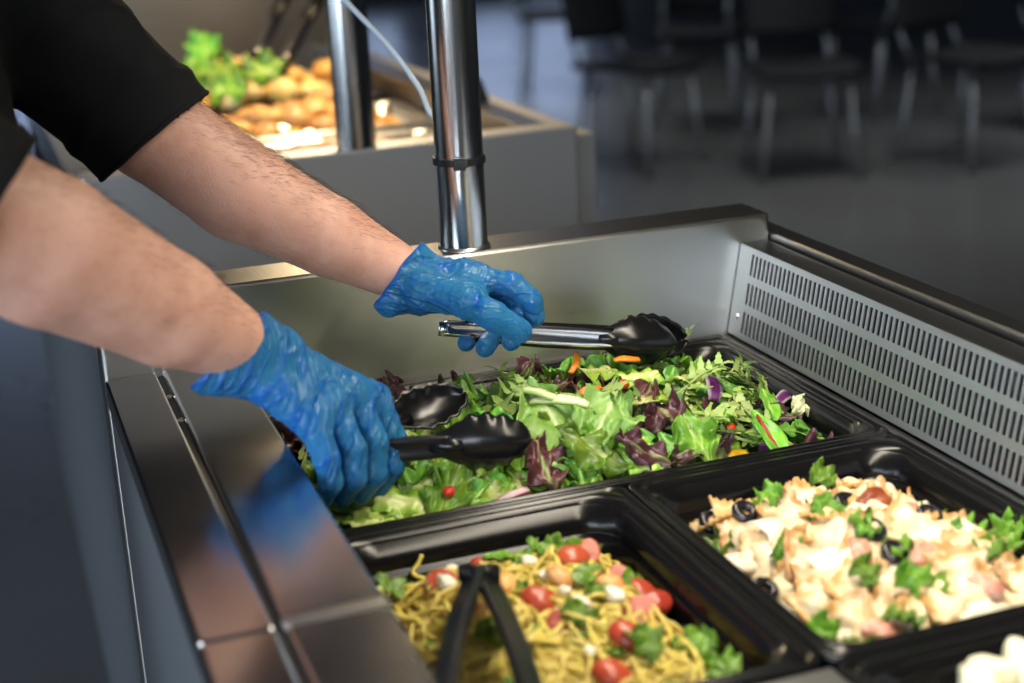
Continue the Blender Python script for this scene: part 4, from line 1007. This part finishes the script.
dl = np.linalg.norm(Vs - np.array(at(175, 150, 1.35)), axis=1); dr_ = np.linalg.norm(Vs - np.array(at(25, 215, 1.05)), axis=1)
nk = (Vs - np.array(NECK - UP * .012)) @ np.array((UP * .95 + fwd * .1).normalized())
near_neck = np.linalg.norm(Vs[:, :2] - np.array(NECK)[:2], axis=1) < .095
m_ = ~((sL > 0) & (dl < .16)) & ~((sR > 0) & (dr_ < .14)) & ~((nk > 0) & near_neck) & (Vs[:, 2] > -.10)
Vk, Qk, u = keep(Vs, Qs, m_)
sh = obj('shirt', to_mesh('shirt', Vk, Qk, M['shirt']), None, parent=person)
mo = sh.modifiers.new('solid', 'SOLIDIFY'); mo.thickness = .0022; mo.offset = -1
for l in boundary_loops(Qk):                       # stitched sleeve, neck and waist hems
    if len(l) < 30: continue
    P = [Vector(Vk[i]) for i in l][::2]
    for _ in range(6): P = [(P[i - 1] + P[i] * 2 + P[(i + 1) % len(P)]) / 4 for i in range(len(P))]
    mb = MB(); mb.tube(P + [P[0]], .0026, 8, cap=False); obj('hem', mb, M['shirt'], sh, sm=True)
g3 = SDF((-1.10, -.20, FZ + .05), (-.40, .70, .08), .006)
for sg in (1, -1):
    h_ = PELV + side * .09 * sg - UP * .05; kn = Vector((h_.x + .05 + .02 * sg, h_.y + .03 * sg, -.40)); an = Vector((kn.x - .05, kn.y, FZ + .085))
    g3.cap(h_, kn, .104, .078, .04); g3.cap(kn, an, .076, .064, .03)
g3.cap(PELV + side * .06 - UP * .02, PELV - side * .06 - UP * .02, .128, .128, .04)
Vt, Qt = g3.mesh(0, 2); Vk, Qk, u = keep(Vt, Qt, (Vt[:, 2] < .03) & (Vt[:, 2] > FZ + .055)); obj('trousers', to_mesh('trousers', Vk, Qk, M['trousers']), None, parent=person)
for sg in (1, -1):
    h_ = PELV + side * .09 * sg - UP * .05; kn = Vector((h_.x + .05 + .02 * sg, h_.y + .03 * sg, -.40)); an = Vector((kn.x - .05, kn.y, FZ + .05))
    g4 = SDF(an - Vector((.25, .25, .08)), an + Vector((.3, .3, .15)), .005)
    g4.cap(an - fwd * .05, an + fwd * .10 - UP * .005, .045, .043, .02); g4.cap(an + fwd * .10 - UP * .005, an + fwd * .17 - UP * .01, .042, .034, .02); g4.cap(an, an + UP * .05, .05, .05, .02)
    Vq, Qq = g4.mesh(0, 2); Vq[:, 2] = np.maximum(Vq[:, 2], FZ + .001); so = obj('shoe', to_mesh('shoe', Vq, Qq, M['shoe']), None, parent=person)
g5 = SDF(HEADC - Vector((.15, .15, .12)), HEADC + Vector((.15, .15, .18)), .004)
g5.cap(HEADC + UP * .055 - fwd * .024, HEADC + UP * .03 - fwd * .042, .086, .084, .02, (side, .92)); g5.cap(HEADC - UP * .02 - fwd * .05, HEADC - UP * .05 - fwd * .045, .065, .05, .02)
Vq, Qq = g5.mesh(0, 1); nq = normals(Vq, Qq); Vq = Vq + nq * np.array([.006 * mnoise.noise(Vector(p) * 40) for p in Vq])[:, None]
f_ = (Vq - np.array(HEADC)) @ np.array(fwd); z_ = Vq[:, 2] - HEADC.z
Vk, Qk, u = keep(Vq, Qq, ~((f_ > .035 - .0 * z_) & (z_ < .062)) & ~((f_ > -.03) & (z_ < .01))); obj('hair', to_mesh('hair', Vk, Qk, M['headhair']), None, parent=person)
for sg in (1, -1):
    m = MB(); m.lathe([(0.0001, .011), (.006, .0092), (.0095, .0055), (.011, 0), (.0095, -.0055), (.0001, -.011)], (0, 0, 0), 16)
    obj('eye', m, M['eye'], person, sm=True, loc=HEADC + fwd * .068 + side * .031 * sg + UP * .006)

# ------------------------------------------------------------------ tongs
def tong_arm(parent, H, Tp, out, arm_m, jaw_m, w0, w1, jawlen=.078, jw=.0225, jd=.014, grip_m=None, flange=.006, dish=.0012, scal=.07):
    L = (Tp - H).length; e1 = (Tp - H).normalized(); n = (out - e1 * out.dot(e1)).normalized(); e2 = n.cross(e1); La = L - jawlen + .012
    def width(u): return (w0 + (w1 - w0) * min(1, u / .55)) * (1 if u < .8 else 1 - .14 * (u - .8) / .2)
    prof = [(-1, -flange), (-1, -.0008), (-.86, 0), (-.45, -dish), (0, -dish * 1.25), (.45, -dish), (.86, 0), (1, -.0008), (1, -flange)]
    m = MB()
    m.grid(26, len(prof) - 1, lambda u, v: H + e1 * (La * u) + e2 * (prof[round(v * (len(prof) - 1))][0] * width(u) / 2) + n * (prof[round(v * (len(prof) - 1))][1] + .004 * math.sin(PI * u)))
    a = obj('arm', m, arm_m, parent, sm=True, solid=.0013)
    if grip_m:                                   # black rubber sides of the handle
        for sg in (-1, 1):
            m = MB(); m.tube([H + e1 * (La * u) + e2 * (sg * (width(u) / 2 + .0004)) + n * (.004 * math.sin(PI * u) - flange * .55) for u in [i / 16 for i in range(2, 17)]], .0030, 8)
            obj('grip', m, grip_m, a, sm=True)
    b0 = H + e1 * (L - jawlen)
    def fn(u, v):
        s = v * 2 - 1
        w = jw * (.40 + .60 * math.sin(min(1, u / .45) * PI / 2) ** 1.5) if u < .45 else jw * math.sqrt(max(.0, 1 - ((u - .45) / .552) ** 2))
        k = 1 + (scal * math.cos(u * 2 * PI * 5.5) * abs(s) ** 3 * (u > .22))
        dp = jd * (.25 + .75 * math.sin(min(1, u / .5) * PI / 2)) * (1 if u < .6 else math.sqrt(max(0, 1 - ((u - .6) / .405) ** 2)) * .8 + .2)
        return b0 + e1 * (jawlen * u) + e2 * (s * w * k) + n * (dp * (1 - abs(s) ** 2.2) - .0075 - .002 * u)
    m = MB(); m.grid(44, 20, fn); obj('jaw', m, jaw_m, parent, sm=True, solid=.0022)
    m = MB(); m.tube([b0 + n * (-.004) + e1 * -.006, b0 + n * (-.002) + e1 * .010, b0 + n * .002 + e1 * .022], [width(1) * .40, width(1) * .46, .006], 10); obj('jaw_socket', m, jaw_m, parent, sm=True)
def hinge(parent, H, e, m_, r=.0042, l=.013):
    m = MB(); m.tube([H - e * l / 2, H + e * l / 2], r, 14); obj('hinge', m, m_, parent, sm=True)
def tongs(label, H, T1, T2, out1, out2, arm_m, jaw_m, w0, w1, spread=0, hl=.013, hr=.0042, **k):
    t = thing('serving_tongs', label, 'tongs')
    tong_arm(t, H - CRIGHT * spread, T1, out1, arm_m, jaw_m, w0, w1, **k); tong_arm(t, H + CRIGHT * spread, T2, out2, arm_m, jaw_m, w0, w1, **k)
    e = ((T1 - H).cross(T2 - H)).normalized(); hinge(t, H, e if hl < .02 else CRIGHT, arm_m, hr, hl); return t
toc = lambda p: (Vector(CAM) - p).normalized()
# held by the far hand
H = at(443, 329, 1.398)
T1 = at(677, 343, 1.490); T2 = at(682, 341, 1.525)
o1 = toc((H + T1) / 2); tongs('chrome-handled tongs with black heads held flat by the far gloved hand', H, T1, T2, o1, -o1 * .9 - CUP * .3, M['chrome'], M['nylon'], .012, .0175, grip_m=M['nylon'], jd=.020, jw=.0235, scal=.045)
# held by the near hand
H = at(318, 455, 1.255); T1 = at(531, 441, 1.262); T2 = at(462, 398, 1.335)
tongs('black tongs held open in the salad by the near gloved hand', H, T1, T2, toc(T1) * .95 - CUP * .25 + CRIGHT * .1, -toc(T2) * .75 - CUP * .60, M['blackmetal'], M['nylon'], .012, .0185, scal=.075, jw=.0235)
# lying in the pasta
H = at(479, 573, 1.072); T1 = at(424, 765, .775); T2 = at(566, 775, .80)
tongs('plain black tongs standing apart in the spaghetti, hinge end up', H, T1, T2, -CRIGHT * .45 + toc(T1) * .9, CRIGHT * .45 + toc(T2) * .9, M['blackmetal'], M['blackmetal'], .021, .0185, dish=.0008, spread=.0055, hl=.030, hr=.0065)
# ------------------------------------------------------------------ second counter behind
c2 = thing('hot_counter', 'second steel counter behind the first, with trays of hot food far out of focus', 'counter', (0, 0, FZ))
def bpart(name, mb, m, par=None, **k):
    for i, p in enumerate(mb.v): mb.v[i] = (p[0], p[1], p[2] - FZ)
    return obj(name, mb, m, par or c2, **k)
XA, XB, YA, YB = -.335, .386, 1.02, 2.62
m = MB(); m.box(XA, XB, YA, YA + .05, -.62, .118); bpart('end_panel', m, M['panel_grey'], bev=.004)
m = MB(); m.box(XA, XB, YB - .05, YB, -.2, .30); bpart('splash_panel', m, M['steel_dark'], bev=.004)
m = MB(); m.box(XA + .02, XB - .02, YA + .03, YB - .03, -.84, -.03); bpart('cabinet', m, M['panel'])
m = MB(); m.box(XA + .04, XB - .04, YA + .06, YB - .06, -.869, -.841); bpart('plinth', m, M['gap'])
m = MB(); m.box(XA, XB, YA + .012, YB - .01, -.82, -.63); bpart('kick_panel', m, M['panel'])
m = MB(); m.box(XA, XA + .06, YA + .051, YB - .051, -.03, .06); bpart('tray_rail', m, M['steel_rail'], bev=.003)
m = MB(); m.box(XB - .05, XB, YA + .051, YB - .051, -.03, .105); bpart('edge_trim', m, M['steel_dark'], bev=.003)
m = MB(); m.box(XB + .001, XB + .034, YA + .012, YB - .01, -.84, .102); bpart('side_panel', m, M['panel_grey'], bev=.003)
m = MB(); m.box(XA + .061, XB - .051, YA + .051, YB - .051, -.02, .012); bpart('hot_plate', m, M['steel'])
pp = onz(351, 143, .118)
m = MB(); m.lathe([(.0285, .118), (.0285, .66)], (pp.x, YA + .025, 0), 40); bpart('gantry_post', m, M['steel_pole'], sm=True)
m = MB(); m.box(pp.x - .02, .22, YA + .01, YA + .04, .645, .668); bpart('gantry_arm', m, M['steel'], bev=.003)
m = MB(); m.box(.12, .24, YA + .041, YB - .3, .640, .659); bpart('lamp_bar', m, M['steel_dark'], bev=.003)
area('hot_counter_lamp', (.18, 1.68, .636), (.18, 1.68, 0), .10, .75, 13, (1.0, .74, .42)).rotation_euler = (0, 0, 0)
for y0, y1 in ((.398, .60), (.604, 1.45), (1.454, 2.60)):
    m = MB(); m.box(-.372, -.362, y0, y1, -.868, .0); bpart('filler_panel', m, M['panel'], bev=.002)
# trays with food
def tray(label, cx, cy, w, d, m_, z=.014, h=.05):
    t = thing('food_tray', label, 'tray', (cx, cy, z))
    mb = MB(); mb.loft([rrect(w, d, .02, h), rrect(w - .02, d - .02, .02, h + .001), rrect(w - .03, d - .03, .02, h - .004), rrect(w - .05, d - .05, .02, .004)]); n = 32
    mb.f.append(tuple(len(mb.v) - n + k for k in range(n))); obj('basin', mb, m_, t, sm=True, solid=.002)
    mb = MB(); mb.loft([rrect(w + .006, d + .006, .022, h - .006), rrect(w + .006, d + .006, .022, h + .002), rrect(w - .018, d - .018, .02, h + .002)]); obj('rim', mb, m_, t, sm=True)
TX = .055
tray('steel tray of pink sliced meat nearest on the back counter', .03, 1.30, .50, .30, M['steel'])
tray('steel tray of browned food in the middle of the back counter', .08, 1.66, .48, .30, M['steel'])
tray('black tray of golden food and green leaves at the far end of the back counter', .08, 2.08, .50, .40, M['blackpan'])
M['meat'] = mat('pink_meat', (.62, .33, .24), .45, rand=.15, vary=(40, (.72, .48, .36), .4, .65))
M['brown'] = mat('browned_food', (.42, .20, .055), .45, rand=.25, vary=(40, (.60, .36, .12), .4, .65), bump=(60, .6, .004))
M['gold'] = mat('golden_food', (.78, .50, .12), .45, rand=.2, vary=(40, (.80, .66, .34), .4, .65), bump=(60, .6, .004))
def pile(name, lab, cat, grp, m_, x0, x1, y0, y1, z0, z1, n, mind, sx, sy, sz, seed):
    ms = [lump(sx * k, sy * k, sz * k, seed + i, .3, .6, 2) for i, k in enumerate((1, .85, 1.15))]
    for f in ms: f.materials.append(m_)
    for i, (x, y) in enumerate(scatter(n, mind, x0, x1, y0, y1)):
        e = 1 - max(abs((x - (x0 + x1) / 2) / ((x1 - x0) / 2)), abs((y - (y0 + y1) / 2) / ((y1 - y0) / 2))) ** 2
        lay(name, ms[i % 3], (x, y, z0 + (z1 - z0) * e), (rnd.uniform(-.3, .3), rnd.uniform(-.4, .3), 1), rnd.uniform(0, 6.3), lab, cat, grp)
pile('meat_slice', 'pink meat slice in the nearest tray of the back counter', 'meat', 'meat slices on the back counter', M['meat'], -.10, .24, 1.22, 1.39, .035, .075, 20, .05, .045, .03, .014, 201)
pile('browned_piece', 'browned roast piece in the middle tray of the back counter', 'food', 'browned pieces on the back counter', M['brown'], -.08, .26, 1.56, 1.76, .045, .085, 34, .04, .032, .026, .018, 211)
pile('golden_piece', 'golden baked piece in the far black tray of the back counter', 'food', 'golden pieces on the back counter', M['gold'], -.05, .22, 1.96, 2.22, .06, .125, 34, .045, .036, .03, .024, 221)
pile('dark_roast_piece', 'dark orange roast piece beside the tongs on the back counter', 'food', 'dark roast pieces on the back counter', M['brown'], .22, .295, 1.95, 2.12, .05, .11, 9, .045, .034, .03, .024, 231)
for i, (px, py) in enumerate(((192, 78), (205, 70), (218, 76), (228, 72), (210, 84), (236, 82))):
    p = onz(px, py, .12); o = lay('salad_leaf', finish(ruffled(.10, .08, 240 + i, .014, .3), M['lettuce'], .001), (p.x, min(2.2, p.y), .125), (rnd.uniform(-.4, .4), -.6, 1), i * 1.3, 'bright green leaf in the far tray of the back counter', 'salad leaf', 'green leaves on the back counter')
def back_tongs(label, h, tp, sp):
    H = h; d = (tp - h).normalized(); e = CRIGHT
    t = thing('serving_tongs', label, 'tongs')
    for sg in (-1, 1):
        T_ = tp + e * (sg * sp)
        tong_arm(t, H, T_, e * sg + toc(H) * .8, M['chrome'], M['nylon'], .018, .022)
        mb = MB(); q = (T_ - H); mb.tube([H + q * .02, H + q * .25, H + q * .42], [.010, .012, .010], 10); obj('grip', mb, M['nylon'], t, sm=True)
    hinge(t, H, e, M['chrome'])
def mid_at(px, py, y): return ony(px, py, y)
back_tongs('steel tongs with dark grips leaning in the back counter food, left of two', mid_at(296, -25, 2.30), mid_at(246, 74, 2.02), .012)
back_tongs('steel tongs with dark grips leaning in the back counter food, right of two', mid_at(330, -20, 2.25), mid_at(272, 80, 1.98), .012)
# glass guard hanging from the back gantry and a dark bracket
M['glass'] = mat('guard_glass', (.85, .92, .95), .02, trans=1.0)
bk = onz(497, 118, .105)
m = MB(); m.prism([(XB - .045, .1065), (XB - .005, .1065), (XB - .02, .15), (XB - .03, .15)], 1.40, 1.44)
bpart('bracket', m, M['gap'], bev=.003)

# ------------------------------------------------------------------ dining chairs in the hall
M['seat'] = mat('black_seat', (.007, .008, .010), .7, spec=.25, bump=(80, .1, .001))
M['leg'] = mat('chair_leg_steel', (.36, .38, .40), .45, .8)
def chair(label, x, y, rz):
    t = thing('dining_chair', label, 'chair', (x, y, FZ), rz, 'dining chairs in the hall')
    m = MB(); m.grid(10, 10, lambda u, v: ((u - .5) * .44, (v - .5) * .43, .455 + .02 * (2 * u - 1) ** 2 - .03 * max(0, .25 - v))); obj('seat', m, M['seat'], t, sm=True, solid=.03)
    m = MB(); m.grid(10, 8, lambda u, v: ((u - .5) * .42, .20 + .05 * v - .05 * (1 - (2 * u - 1) ** 2) + .03, .58 + .30 * v)); obj('backrest', m, M['seat'], t, sm=True, solid=.022)
    for sx in (-1, 1):
        for sy in (-1, 1):
            m = MB(); m.tube([(sx * .17, sy * .17, .44), (sx * .19, sy * .19, .20), (sx * .215, sy * .215, .004)], .0125, 12); l = obj('leg', m, M['leg'], t, sm=True)
            m = MB(); m.lathe([(.0001, 0), (.014, 0), (.014, .014), (.0125, .016)], (sx * .215, sy * .215, .0005), 12); obj('foot', m, M['gap'], l, sm=True)
    for sx in (-1, 1): m = MB(); m.tube([(sx * .17, .18, .44), (sx * .17, .245, .56), (sx * .165, .262, .70)], .011, 10); obj('back_support', m, M['leg'], t, sm=True)
for px, py, rz, lb in ((640, 165, .5, 'black chair with steel legs, leftmost in the blurred hall row'), (800, 172, -.3, 'black chair with steel legs in the centre of the hall, behind the counter corner'), (965, 160, .25, 'black chair with steel legs at the right of the hall'),
                       (700, 118, 2.6, 'black chair a row farther back, seen between the first two chairs'), (880, 112, 3.3, 'black chair a row farther back, between the centre and right chairs'), (1080, 125, .2, 'black chair cut off by the right picture edge'), (560, 92, 1.1, 'black chair far back beside the steel post')):
    p = onz(px, py, FZ); chair(lb, p.x, p.y, rz)
# unseen fill lights with housings, added to brighten the hall floor
for i, (x, y) in enumerate(((2.6, 4.0), (5.2, 4.6), (2.6, 7.4))):
    l = area('hall_fill_light', (x, y, CZ - .06), (x, y, 0), 1.2, 1.2, 17, (.95, .97, .93)); l.rotation_euler = (0, 0, 0); l.data.spread = math.radians(85)
    t = thing('added_fill_light', 'added unseen square fill light over the hall, ' + ('just beyond the counters' , 'above the chairs on the right', 'above the farthest chairs')[i], 'light', (x, y, CZ))
    m = MB(); m.box(-.63, .63, -.63, .63, -.055, -.001); obj('housing', m, M['wframe'], t, bev=.004)
